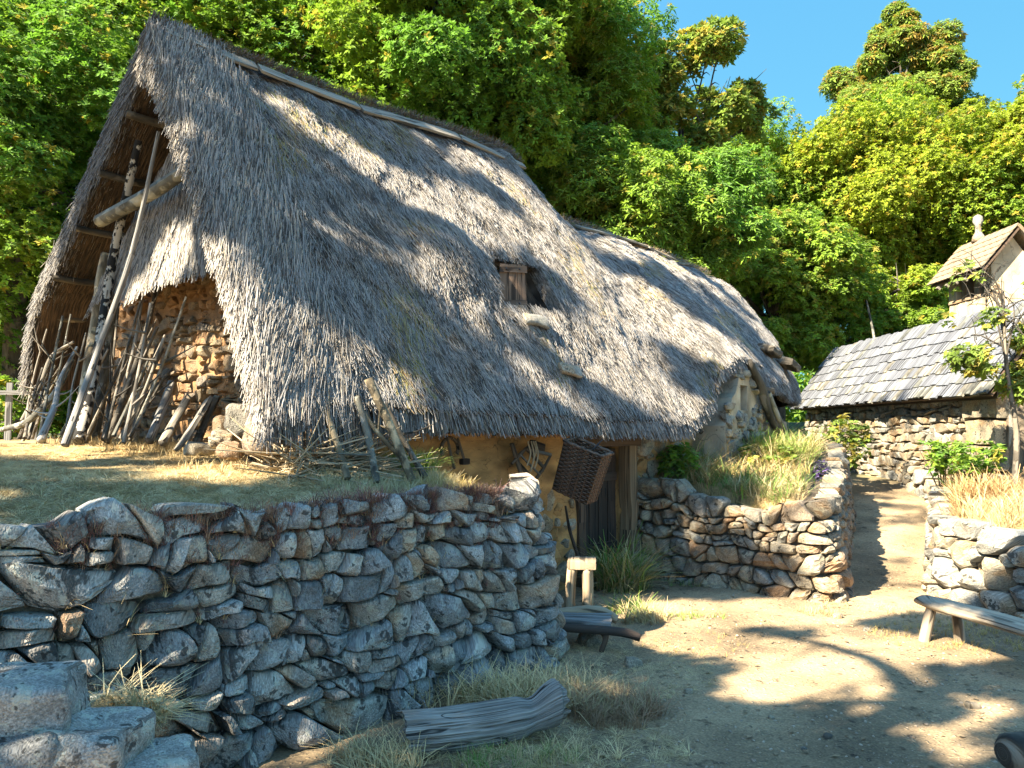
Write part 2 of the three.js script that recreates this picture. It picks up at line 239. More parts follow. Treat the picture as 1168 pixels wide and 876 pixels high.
// rough courses of angular stones: bands of uneven height, cut by leaning joints, some stones split, the whole net warped
function courses({ a0, a1, bottom = () => 0, top, h = [0.10, 0.21], w = [0.12, 0.42], gap = 0.012, warp = 0.05, seed = 1, split = 0.42 }) {
  const R = rngOf(seed), cells = [], mid = (a0 + a1) / 2, H = top(mid) - bottom(mid), f = [0]; while (f[f.length - 1] < 1) f.push(f[f.length - 1] + lerp(h[0], h[1], R()) / H); const fl = f[f.length - 1]; for (let i = 0; i < f.length; i++) f[i] /= fl;
  const edge = (k, a) => { const t = f[k] + (k && k < f.length - 1 ? 0.035 * noise3(a * 1.7, k * 5.1, seed) : 0); return lerp(bottom(a), top(a), t); };
  const W = ([a, b]) => [a + warp * noise3(a * 3.1, b * 3.1, seed + 5) + warp * 0.6 * noise3(a * 8, b * 8, seed + 6), b + warp * 0.8 * noise3(a * 3.1, b * 3.1, seed + 15) + warp * 0.6 * noise3(a * 8, b * 8, seed + 16)];
  const push = (poly) => { let P = poly.map(W), ca = 0, cb = 0, area = 0; P.forEach((A, k) => { ca += A[0] / P.length; cb += A[1] / P.length; const C = P[(k + 1) % P.length]; area += A[0] * C[1] - A[1] * C[0]; }); if (area / 2 < 0.0013) return; const tilt = (R() - 0.5) * 0.24, c = Math.cos(tilt), s = Math.sin(tilt), g = gap * (0.5 + R()); cells.push(P.map(([x, y]) => { const dx = x - ca, dy = y - cb, l = Math.hypot(dx, dy), q = Math.max(0.5, 1 - g / l); return [ca + (dx * c - dy * s) * q, cb + (dx * s + dy * c) * q]; })); };
  for (let k = 0; k < f.length - 1; k++) {
    let a = a0 - R() * 0.15, lean = 0; const last = k === f.length - 2;
    while (a < a1) {
      const hh = edge(k + 1, a) - edge(k, a), wd = lerp(w[0], w[1], R() * R()) * lerp(0.75, 1.25, clamp((hh - h[0]) / (h[1] - h[0]))), nl = (R() - 0.5) * 0.95 * hh, b = Math.min(a1 + 0.02, a + wd), up = last ? (R() - 0.45) * 0.05 : 0;
      const BL = [a - lean, edge(k, a - lean)], BR = [b - nl, edge(k, b - nl)], TL = [a + lean, edge(k + 1, a + lean) + up], TR = [b + nl, edge(k + 1, b + nl) + up], BM = [(BL[0] + BR[0]) / 2, edge(k, (BL[0] + BR[0]) / 2)], TM = [(TL[0] + TR[0]) / 2, edge(k + 1, (TL[0] + TR[0]) / 2) + up * 1.3];
      const u = R(), mixp = (A, C, t) => [lerp(A[0], C[0], t), lerp(A[1], C[1], t)];
      if (u < split * 0.5 && wd > hh * 1.1) { const t = 0.35 + 0.3 * R(), l = mixp(BL, TL, t), r = mixp(BR, TR, t + 0.2 * (R() - 0.5)); push([BL, BM, BR, r, l]); push([l, r, TR, TM, TL]); }
      else if (u < split * 0.75) { const q = mixp(BL, BM, 0.8), e = mixp(BL, TL, 0.62); push([BL, q, e]); push([q, BR, TR, TM, TL, e]); }
      else if (u < split) { const q = mixp(TR, TM, 0.8), e = mixp(TR, BR, 0.6); push([TR, q, e]); push([BL, BM, BR, e, q, TL]); }
      else push([BL, BM, BR, TR, TM, TL]);
      a = b; lean = nl;
    }
  }
  return cells;
}
// one stone: a convex outline in the wall's plane grown into a rounded, uneven lump; place(a,b,c) puts it in space
function stoneShape(poly, o) {
  const { prot = 0.06, depth = 0.16, seed = 1, place, n = 18, rough = 1, rings = 4 } = o, R = rngOf(seed * 7 + 3);
  let ca = 0, cb = 0; poly.forEach(([a, b]) => { ca += a / poly.length; cb += b / poly.length; });
  let pts = poly; for (let it = 0; it < 1; it++) { const q = [], f = (o.round ?? 0.05) + 0.09 * R(); pts.forEach((A, k) => { const C = pts[(k + 1) % pts.length]; q.push([lerp(A[0], C[0], f), lerp(A[1], C[1], f)], [lerp(A[0], C[0], 1 - f), lerp(A[1], C[1], 1 - f)]); }); pts = q; }
  const L = [0]; pts.forEach((A, k) => { const C = pts[(k + 1) % pts.length]; L.push(L[k] + Math.hypot(C[0] - A[0], C[1] - A[1])); });
  const ring = Array.from({ length: n }, (_, i) => { const s = i / n * L[pts.length]; let k = 0; while (L[k + 1] < s) k++; const t = (s - L[k]) / (L[k + 1] - L[k]), A = pts[k], C = pts[(k + 1) % pts.length]; return [lerp(A[0], C[0], t) - ca, lerp(A[1], C[1], t) - cb]; });
  const rad = Math.sqrt(L[pts.length] / 6.28 * 0.1) + 0.02, size = L[pts.length] / 6.28, ta = (R() - 0.5) * 0.5, tb = (R() - 0.5) * 0.5 + 0.08, p = prot * (0.35 + 0.9 * R()), so = seed * 17.3;
  const profile = rings >= 4 ? [[0.96, -depth], [1.02, p * 0.1], [0.985, p * 0.66], [0.93, p * 0.92], [0.78, p], [0.58, p], [0.32, p]] : [[1.0, -depth], [1.0, p * 0.3], [0.84, p * 0.95]];
  const cuts = Array.from({ length: 4 }, () => [R() * 6.283, size * (0.05 + 0.6 * R()), 0.25 + 0.75 * R()]);
  const pos = [], uv = [], idx = [], fr = 1 / Math.max(0.05, size);
  const put = (a, b, c) => {
    const w1 = noise3(a * fr * 1.3 + so, b * fr * 1.3, c * fr + 3), w2 = noise3(a * fr * 3 + so, b * fr * 3 + 9, c * fr * 2), w3 = noise3(a * fr * 1.6 + so + 50, b * fr * 1.6, c * 9);
    if (c > -depth) { if (rings >= 4) for (const [f, off, sl] of cuts) c -= sl * Math.max(0, a * Math.cos(f) + b * Math.sin(f) - off) * (c > p * 0.3 ? 1 : 0.3); c += rough * (0.16 * w1 + 0.07 * w2) * Math.min(size, 0.14) + (a * ta + b * tb) * 0.5; }
    const k = 1 + rough * 0.05 * w3 + rough * 0.03 * w2; a *= k; b *= k;
    const w = place(a + ca, b + cb, c); pos.push(w.x, w.y, w.z); uv.push((a + ca) * 1.15 + c * 0.8 + so * 0.13, (b + cb) * 1.15 + c * 0.8 + so * 0.29);
  };
  profile.forEach(([s, c]) => ring.forEach(([a, b]) => put(a * s, b * s, c))); put(0, 0, p * (1.0 + 0.1 * R()));
  for (let r = 0; r < profile.length - 1; r++) for (let i = 0; i < n; i++) { const A = r * n + i, B = r * n + (i + 1) % n; idx.push(A, B, A + n, B, B + n, A + n); }
  const last = (profile.length - 1) * n; for (let i = 0; i < n; i++) idx.push(last + i, last + (i + 1) % n, profile.length * n);
  let g = new THREE.BufferGeometry(); g.setAttribute('position', new THREE.Float32BufferAttribute(pos, 3)); g.setAttribute('uv', new THREE.Float32BufferAttribute(uv, 2)); g.setIndex(idx);
  g = toCreasedNormals(g, o.crease ?? 0.42); return g;
}
function layStones(parent, cells, mats, o) {   // the 290 stones that show largest are parts, the small rest of a long wall is one
  const R = rngOf(o.seed ?? 5), v = V3(); parent.updateWorldMatrix(true, false);
  const made = cells.map((c, i) => { const pick = mats[Math.floor(R() * mats.length)], g = stoneShape(c, { ...o, seed: (o.seed ?? 5) * 100 + i }); g.computeBoundingSphere(); parent.localToWorld(v.copy(g.boundingSphere.center)); const [px, py] = project(v), seen = v.z < -0.5 && px > -60 && px < 1230 && py > -60 && py < 940; return { g, pick, score: (seen ? 1 : 0.01) * g.boundingSphere.radius / Math.max(0.5, -v.z) }; }).sort((p, q) => q.score - p.score);
  made.slice(0, 290).forEach((m) => part('stone', m.g, m.pick, parent));
  if (made.length > 290) part('small_stones', joined(made.slice(290).map((m) => m.g)), mats[1], parent).userData.kind = 'stuff';
}
// a strip of wall backing (earth and hearting) behind the stones
function backing(place, a0, a1, bottom, top, c, n = 40, rows = 6) {
  const pos = [], uv = [], idx = [];
  for (let i = 0; i <= n; i++) { const a = lerp(a0, a1, i / n); for (let j = 0; j <= rows; j++) { const b = lerp(bottom(a), top(a), j / rows), w = place(a, b, c + 0.02 * noise3(a * 6, b * 6, 1)); pos.push(w.x, w.y, w.z); uv.push(a * 0.5, b * 0.5); } const w = place(a, top(a), c - 0.3); pos.push(w.x, w.y, w.z); uv.push(a * 0.5, top(a) * 0.5 + 0.15); }
  const R = rows + 2; for (let i = 0; i < n; i++) for (let j = 0; j < R - 1; j++) { const A = i * R + j; idx.push(A, A + R, A + 1, A + 1, A + R, A + R + 1); }
  const g = new THREE.BufferGeometry(); g.setAttribute('position', new THREE.Float32BufferAttribute(pos, 3)); g.setAttribute('uv', new THREE.Float32BufferAttribute(uv, 2)); g.setIndex(idx); g.computeVertexNormals(); return g;
}

// ---------------------------------------------------------------- the lie of the land. House frame: X along the ridge, Z out of the front
const HX = -3.43, HD = 7.37, RT = Math.SQRT1_2;
const toHouse = (x, D) => [((x - HX) + (D - HD)) * RT, ((x - HX) - (D - HD)) * RT];
const fromHouse = (X, y, Z) => V3(HX + (X + Z) * RT, y, -(HD + (X - Z) * RT));
function sdPoly(poly, x, y) { let d = 1e9, inside = false; for (let i = 0, j = poly.length - 1; i < poly.length; j = i++) { const [ax, ay] = poly[j], [bx, by] = poly[i], ex = bx - ax, ey = by - ay, t = clamp(((x - ax) * ex + (y - ay) * ey) / (ex * ex + ey * ey)); d = Math.min(d, Math.hypot(x - ax - ex * t, y - ay - ey * t)); if ((by > y) !== (ay > y) && x < (ax - bx) * (y - by) / (ay - by) + bx) inside = !inside; } return inside ? d : -d; }
const TERRACE_R = [[1.45, 9.85], [3.0, 8.42], [3.25, 8.5], [4.95, 12.2], [5.7, 15.5], [7.2, 20.5], [3, 24], [2, 14]];
const BANK = [[4.45, 8.0], [4.5, 7.2], [4.75, 6.55], [5.6, 5.6], [8, 4.6], [14, 3], [18, 22], [8.6, 22], [7.6, 18.5], [6.95, 13.2]];
function landHeight(x, D) {
  const [X, Z] = toHouse(x, D);
  let h = 0.02 * noise3(x * 0.9, D * 0.9, 2) + 0.012 * noise3(x * 2.6, D * 2.6, 6) + 0.13 * clamp(D - 8.6, 0, 6) * sstep(3, 4.2, x) + 0.10 * sstep(14, 30, D) * clamp(D - 14, 0, 12);
  const L = Math.min(1.48 - X, 3.36 - Z), l = sstep(-0.02, 0.16, L);
  if (l) h = lerp(h, 1.22 + 0.16 * sstep(3.3, 2.2, Z) + 0.16 * sstep(2.2, -1, Z) + 0.015 * noise3(x * 2.2, D * 2.2, 5), l);
  const back = sstep(2.4, 4.2, -Z) * sstep(0.5, 3, X); h = lerp(h, Math.max(h, 1.5), back);
  const r = sstep(0, 0.2, sdPoly(TERRACE_R, x, D)); if (r) h = lerp(h, Math.max(h, 0.90 + 0.55 * sstep(8.4, 11.2, D) + 0.03 * noise3(x * 1.6, D * 1.6, 8)), r);
  const b = sdPoly(BANK, x, D), bk = sstep(0, 0.22, b); if (bk) h = lerp(h, Math.max(h, 0.44 + 0.34 * sstep(6.4, 8.0, D) + 0.36 * sstep(0.1, 2.8, b) + 0.04 * noise3(x * 1.4, D * 1.4, 11)), bk);
  return h;
}
const RAND = rngOf(77);
{
  const axis = (a, b, step, lo, hi) => { const o = []; for (let v = a; v <= b + 1e-6; v += step) o.push(v); let s = step; while (o[0] > lo) { s *= 1.25; o.unshift(o[0] - s); } s = step; while (o[o.length - 1] < hi) { s *= 1.25; o.push(o[o.length - 1] + s); } return o; };
  const xs = axis(-5.5, 6.6, 0.075, -320, 320), ds = axis(2.2, 12.6, 0.075, -120, 420), pos = [], uv = [], col = [], idx = [];
  for (const D of ds) for (const x of xs) {
    const near = x > -6 && x < 8 && D > 1.5 && D < 14, h = landHeight(x, D) + (near ? 0.012 * fbm(x * 7, D * 7, 3, 3) : 0); pos.push(x, h, -D); uv.push(x / 2.4, D / 2.4);
    const [X, Z] = toHouse(x, D), left = Math.min(1.48 - X, 3.5 - Z), grass = sstep(-0.15, 0.2, Math.max(left, sdPoly(TERRACE_R, x, D), sdPoly(BANK, x, D))), n = fbm(x * 1.3, D * 1.3, 9, 4), n2 = fbm(x * 4, D * 4, 19, 3);
    const dirt = [0.43 + 0.15 * n, 0.32 + 0.11 * n, 0.20 + 0.07 * n], dry = [0.50 + 0.12 * n2, 0.375 + 0.09 * n2, 0.18 + 0.05 * n2], litter = clamp(sstep(0.08, 0.3, n + 0.4 * n2) * 0.5 + sstep(0.9, 0.2, 4.45 - Z + 0.4 * n) * sstep(2.6, 1.7, X) * 0, 0, 1);
    const far = sstep(13, 17, D), g = [0.10, 0.13, 0.04]; for (let k = 0; k < 3; k++) col.push(lerp(lerp(lerp(dirt[k], [0.37, 0.28, 0.16][k], litter * 0.5), dry[k], grass), g[k], far));
  }
  const W = xs.length; for (let j = 0; j < ds.length - 1; j++) for (let i = 0; i < W - 1; i++) { const a = j * W + i; idx.push(a, a + 1, a + W, a + 1, a + W + 1, a + W); }
  const g = new THREE.BufferGeometry(); g.setAttribute('position', new THREE.Float32BufferAttribute(pos, 3)); g.setAttribute('uv', new THREE.Float32BufferAttribute(uv, 2)); g.setAttribute('color', new THREE.Float32BufferAttribute(col, 3)); g.setIndex(idx); g.computeVertexNormals();
  structure('ground', g, new THREE.MeshStandardMaterial({ vertexColors: true, map: groundMap, bumpMap: groundBump, bumpScale: 0.03, roughness: 1 }));
}

// ---------------------------------------------------------------- the thatched cottage
const cottage = thing('thatched_cottage', 'long low cottage under a steep grey thatched roof', 'cottage', [HX, 0, -HD], Math.PI / 4);
const RIDGE = [[0, 5.62], [2.4, 5.56], [4.55, 5.62], [5.95, 4.84], [8, 4.74], [10.3, 4.6]];
const EAVE_Y = [[0, 1.92], [1.2, 1.86], [3, 1.83], [5.2, 1.80], [5.8, 2.05], [6.25, 2.50], [6.8, 2.70], [7.8, 2.70], [8.5, 2.45], [12, 2.3]];
const EAVE_Z = [[0, 2.55], [5.4, 2.55], [6.6, 2.38], [8.4, 1.95], [10.4, 1.5], [11.8, 1.2]];
const ROOF_END = 11.85;
function ridgeY(s) { const k = clamp((s - 10.0) / (ROOF_END - 10.0)); return lerp(interp(RIDGE, s), interp(EAVE_Y, s) + 0.05, k * k * k) ; }
const eaveZ = (s) => interp(EAVE_Z, s) * Math.sqrt(Math.max(0.02, 1 - Math.pow(clamp((s - 10.2) / (ROOF_END - 10.2)), 2)));
const WIN = { s: 0, t: 0, hs: 0.36, y0: 0, y1: 0, z: 0 };
function roofRaw(s, t) {   // front slope of the thatch, t = 0 ridge .. 1 eave
  const zr = eaveZ(s), y0 = ridgeY(s), y1 = interp(EAVE_Y, s);
  const round = 0.16 * Math.exp(-t * 22);
  return V3(s, lerp(y0, y1, t) + 0.10 * Math.sin(Math.PI * t) - round, zr * t + 0.06 * Math.sin(Math.PI * t));
}
const wob = (s, t) => 0.07 * fbm(s * 0.8 + 3, t * 3, 4, 3) + 0.05 * fbm(s * 2.6, t * 9, 8, 3) + 0.055 * fbm(s * 6.5, t * 17, 12, 3);
function roofNormal(s, t) { const e = 0.01, a = roofRaw(s - e, t), b = roofRaw(s + e, t), c = roofRaw(s, Math.max(0, t - e)), d = roofRaw(s, Math.min(1, t + e)); return d.sub(c).cross(b.sub(a)).normalize(); }
function roofAt(s, t) { const p = roofRaw(s, t), n = roofNormal(s, t); let k = wob(s, t); if (WIN.s) { const dl = (s - WIN.s + 1.05) / 0.42, dm = (t - WIN.t + 0.07) / 0.1; k += 0.16 * Math.exp(-(dl * dl + dm * dm)); } return p.addScaledVector(n, k); }
const houseToWorld = (p) => fromHouse(p.x, p.y, p.z);
function findRoof(px, py) { let best = [1e9, 0, 0]; for (let i = 0; i <= 480; i++) for (let j = 0; j <= 160; j++) { const s = ROOF_END * i / 480, t = j / 160, q = project(houseToWorld(roofRaw(s, t))), d = Math.hypot(q[0] - px, q[1] - py); if (d < best[0]) best = [d, s, t]; } return best; }
{ const [, s, t] = findRoof(601, 326); WIN.s = s; WIN.t = t; const p = roofRaw(s, t); WIN.y0 = p.y - 0.30; WIN.y1 = p.y + 0.30; WIN.z = p.z - 0.40; }
const inWindow = (p, m = 0) => { const f = (WIN.y1 - p.y) / (WIN.y1 - WIN.y0); return p.x - WIN.s > -WIN.hs - 0.22 * clamp(f) - m && p.x - WIN.s < WIN.hs + 0.06 + m && p.y > WIN.y0 - m && p.y < WIN.y1 + m; };
// back slope: shallower, turning steep at its eave
const BACK = [[0, 0, 5.5], [0.2, -0.75, 5.1], [0.5, -2.1, 4.3], [0.8, -3.65, 3.45], [0.9, -4.0, 2.95], [1, -4.1, 2.35]];
function backAt(s, t) { let i = 1; while (BACK[i][0] < t - 1e-9) i++; const a = BACK[i - 1], b = BACK[i], f = (t - a[0]) / (b[0] - a[0]), k = sstep(3.8, 6, s), e = clamp((s - 10) / 1.85); const z = lerp(a[1], b[1], f) * lerp(1, 0.7, k) * Math.sqrt(Math.max(0.02, 1 - e * e)), y = lerp(a[2], b[2], f); const dy = ridgeY(s) - 5.5; return V3(s, Math.max(1.6, y + dy * (1 - t * 0.8)) + 0.05 * fbm(s * 2, t * 5, 2, 3), z); }

let roof;
{
  const NS = 236, NT = 112, pos = [], uv = [], idx = [], add = (p, u, v) => { pos.push(p.x, p.y, p.z); uv.push(u, v); return pos.length / 3 - 1; };
  const outer = [], inner = [];
  for (let i = 0; i <= NS; i++) { outer.push([]); const s = ROOF_END * i / NS; for (let j = 0; j <= NT; j++) { const p = roofAt(s, j / NT); if (inWindow(p)) p.z = WIN.z - 0.02; outer[i].push(add(p, s * 0.55, j / NT * 2.6)); } }
  for (let i = 0; i < NS; i++) for (let j = 0; j < NT; j++) idx.push(outer[i][j], outer[i][j + 1], outer[i + 1][j], outer[i + 1][j], outer[i][j + 1], outer[i + 1][j + 1]);
  const NB = 30; const bo = [];
  for (let i = 0; i <= NS; i++) { bo.push([]); const s = ROOF_END * i / NS; for (let j = 0; j <= NB; j++) bo[i].push(j ? add(backAt(s, j / NB), s * 0.55, -j / NB * 2.6) : outer[i][0]); }
  for (let i = 0; i < NS; i++) for (let j = 0; j < NB; j++) idx.push(bo[i][j], bo[i + 1][j], bo[i][j + 1], bo[i + 1][j], bo[i + 1][j + 1], bo[i][j + 1]);
  const g = new THREE.BufferGeometry(); g.setAttribute('position', new THREE.Float32BufferAttribute(pos, 3)); g.setAttribute('uv', new THREE.Float32BufferAttribute(uv, 2)); g.setIndex(idx); g.computeVertexNormals();
  roof = part('thatch_roof', g, M.thatch, cottage, 'grey weathered thatch with a small shuttered opening');
  // underside and thick edges: the thatch is about 0.35 m through
  const P2 = [], U2 = [], I2 = [], add2 = (p, u, v) => { P2.push(p.x, p.y, p.z); U2.push(u, v); return P2.length / 3 - 1; };
  const under = (p, th) => V3(p.x + 0.0, p.y - th, p.z), A = [], B = [];
  const N2 = 60, T2 = 24;
  for (let i = 0; i <= N2; i++) { A.push([]); B.push([]); const s = ROOF_END * i / N2; for (let j = 0; j <= T2; j++) { const t = j / T2; A[i].push(add2(under(roofAt(s, t).add(V3(0, 0, -0.20 * t)), lerp(0.42, 0.18, t) + 0.03 * noise3(s * 7, t * 20, 2)), s, t * 4)); B[i].push(add2(under(backAt(s, t).add(V3(0, 0, 0.22 * t)), lerp(0.42, 0.16, t) + 0.04 * noise3(s * 7, t * 20, 5)), s, t * 4)); } }
  for (let i = 0; i < N2; i++) for (let j = 0; j < T2; j++) { I2.push(A[i][j], A[i + 1][j], A[i][j + 1], A[i + 1][j], A[i + 1][j + 1], A[i][j + 1]); I2.push(B[i][j], B[i][j + 1], B[i + 1][j], B[i + 1][j], B[i][j + 1], B[i + 1][j + 1]); }
  const strip = (f, gg, n) => { let l = null; for (let k = 0; k <= n; k++) { const a = add2(f(k / n), k / n * 4, 0), b = add2(gg(k / n), k / n * 4, 0.3); if (l) I2.push(l[0], l[1], a, a, l[1], b); l = [a, b]; } };
  strip((t) => roofAt(0, t), (t) => under(roofAt(0, t).add(V3(0, 0, -0.20 * t)), lerp(0.42, 0.18, t)), 40);
  strip((t) => backAt(0, t), (t) => under(backAt(0, t).add(V3(0, 0, 0.22 * t)), lerp(0.42, 0.16, t)), 40);
  strip((k) => roofAt(k * ROOF_END, 1), (k) => under(roofAt(k * ROOF_END, 1).add(V3(0, 0, -0.20)), 0.18), 120);
  strip((k) => backAt(k * ROOF_END, 1), (k) => under(backAt(k * ROOF_END, 1).add(V3(0, 0, 0.22)), 0.16), 120);
  const g2 = new THREE.BufferGeometry(); g2.setAttribute('position', new THREE.Float32BufferAttribute(P2, 3)); g2.setAttribute('uv', new THREE.Float32BufferAttribute(U2, 2)); g2.setIndex(I2); g2.computeVertexNormals();
  part('thatch_underside', g2, M.underThatch, roof, 'dark brown underside of the thatch');
}
// one straw: a thin channel-shaped blade, 1 long, bent a little
const strawGeo = (() => { const pos = []; for (let j = 0; j <= 1; j++) { const w = j ? 0.3 : 0.5; pos.push(-w, j, 0, 0, j, 0.5, w, j, 0); } const idx = []; for (let i = 0; i < 2; i++) idx.push(i, i + 1, i + 3, i + 1, i + 4, i + 3); const g = new THREE.BufferGeometry(); g.setAttribute('position', new THREE.Float32BufferAttribute(pos, 3)); g.setIndex(idx); g.computeVertexNormals(); return g; })();
const strawColour = (R, k = 1) => { const u = R(), b = k * (0.48 + 0.46 * R()); if (u < 0.28) return colr(0.115 * b, 0.10 * b, 0.088 * b); if (u < 0.55) return colr(0.335 * b, 0.325 * b, 0.318 * b); if (u < 0.87) return colr(0.395 * b, 0.37 * b, 0.345 * b); return colr(0.46 * b, 0.40 * b, 0.315 * b); };
function straw(list, R, p, dir, nrm, len, width, k) {
  const x = dir.clone().cross(nrm).normalize(), z = x.clone().cross(dir).normalize(); if (z.dot(nrm) < 0) { x.negate(); z.negate(); }
  list.push([basis(x, dir, z, p, width, len, width), strawColour(R, k)]);
}
{
  const R = rngOf(501), list = [], N = 250000;
  for (let i = 0; i < N; i++) {
    const s = Math.pow(R(), 1.25) * (ROOF_END - 0.05) + 0.02, t = R();
    const p = roofAt(s, t); if (inWindow(p, 0.02)) continue;
    const n = roofNormal(s, t), q = roofRaw(s, Math.min(1, t + 0.02)), q0 = roofRaw(s, Math.max(0, t - 0.02)), down = q.sub(q0).normalize(), along = n.clone().cross(down).normalize();
    const flow = 0.55 * fbm(s * 2.0, t * 7, 31, 3) + (R() - 0.5) * 0.95 - 0.25 * Math.exp(-s * 2.2);
    const lift = 0.02 + 0.16 * R() * R();
    const dir = down.clone().addScaledVector(along, flow).addScaledVector(n, lift + 0.04 * noise3(s * 5, t * 20, 3)).normalize();
    const len = (0.07 + 0.14 * R()) * (t > 0.965 ? 0.8 : 1), moss = fbm(s * 1.5, t * 5, 77, 4);
    straw(list, R, p.addScaledVector(n, -0.016 + 0.03 * R()).addScaledVector(dir, -len * 0.6), dir, n, len, 0.0034 + 0.0034 * R(), 1);
    if (moss > 0.14 && R() < 0.35 * sstep(0.14, 0.4, moss)) list[list.length - 1][1].setRGB(0.22 + 0.10 * R(), 0.18 + 0.07 * R(), 0.085);
    if (noise3(s * 6, t * 26, 61) > 0.5 && R() < 0.7) list[list.length - 1][1].multiplyScalar(0.42);
  }
  // eave fringe
  for (let i = 0; i < 15000; i++) {
    const s = 0.0 + R() * 11.2, p = roofAt(s, 1), ragged = s < 1.6 ? 0.34 * sstep(1.7, 0.4, s) : 0;
    p.y -= 0.14 * R(); p.z -= 0.18 * R(); p.x += (R() - 0.5) * 0.05;
    const dir = V3((R() - 0.5) * 0.5 - (s < 1.4 ? 0.15 : 0), -1 - R() * (ragged ? 1.6 : 0.5), 0.62 - (ragged ? 0.35 * R() : 0)).normalize(), n = V3(0, 0.5, 0.85).normalize(), len = 0.08 + 0.12 * R() + ragged * R();
    straw(list, R, p.addScaledVector(dir, -len * 0.45), dir, n, len, 0.006 + 0.004 * R(), 0.95);
  }
  // gable edge of the front slope: straw combed down and out over the edge
  for (let i = 0; i < 27000; i++) {
    const t = R(), w = R() * R(), s = 0.75 * w, p = roofAt(s, t), n = roofNormal(s, t), front = R() < 0.5;
    if (front) { p.x = -0.02 - 0.06 * R(); p.y -= R() * lerp(0.42, 0.2, t); p.z -= R() * 0.12 * t; }
    const dir = V3(-0.34 * (1 - w) + (R() - 0.5) * 0.42, -1, 0.42 + (R() - 0.5) * 0.36 + (t > 0.85 ? -0.25 * R() : 0)).normalize(), nn = front ? V3(-1, 0.1, 0.4).normalize() : n, len = 0.2 + 0.28 * R();
    straw(list, R, p.addScaledVector(dir, -len * 0.5).addScaledVector(nn, 0.02 * R()), dir, nn, len, 0.0042 + 0.004 * R(), 1.05);
  }
  // ragged straw ends round the niche, and the far gable edge
  for (let i = 0; i < 2600; i++) {
    const e = Math.floor(R() * 3), f = R(), y = e === 0 ? WIN.y1 + 0.01 : lerp(WIN.y0, WIN.y1, f), x = WIN.s + (e === 0 ? lerp(-WIN.hs, WIN.hs, f) : e === 1 ? WIN.hs + 0.07 : -WIN.hs - 0.22 * (1 - f) - 0.01), zs = WIN.z + 0.40 - (y - (WIN.y0 + WIN.y1) / 2) / 1.5, z = zs - R() * 0.22;
    const dir = V3((R() - 0.5) * 0.6, -0.85, 0.55 + 0.3 * (R() - 0.5)).normalize(), n = V3(e === 0 ? 0 : e === 1 ? -1 : 1, e === 0 ? -1 : 0, 0.2).normalize(), len = 0.05 + 0.08 * R();
    straw(list, R, V3(x, y, z).addScaledVector(dir, -len * 0.6), dir, n, len, 0.006, 0.8);
  }
  for (let i = 0; i < 9000; i++) {
    const t = R(), p = backAt(0, t); p.x += -0.05 + 0.3 * R() * R(); p.y -= R() * lerp(0.40, 0.16, t); p.z += R() * 0.2 * t;
    const dir = V3(-0.28 + (R() - 0.5) * 0.5, -0.8 - R() * 0.8, -0.75 + 0.6 * t * R()).normalize(), len = 0.14 + 0.22 * R();
    straw(list, R, p.addScaledVector(dir, -len * 0.45), dir, V3(-0.7, 0.5, -0.4).normalize(), len, 0.006 + 0.004 * R(), 0.6);
  }
  fused('straw', strawGeo, M.strawMass, list, roof);
}
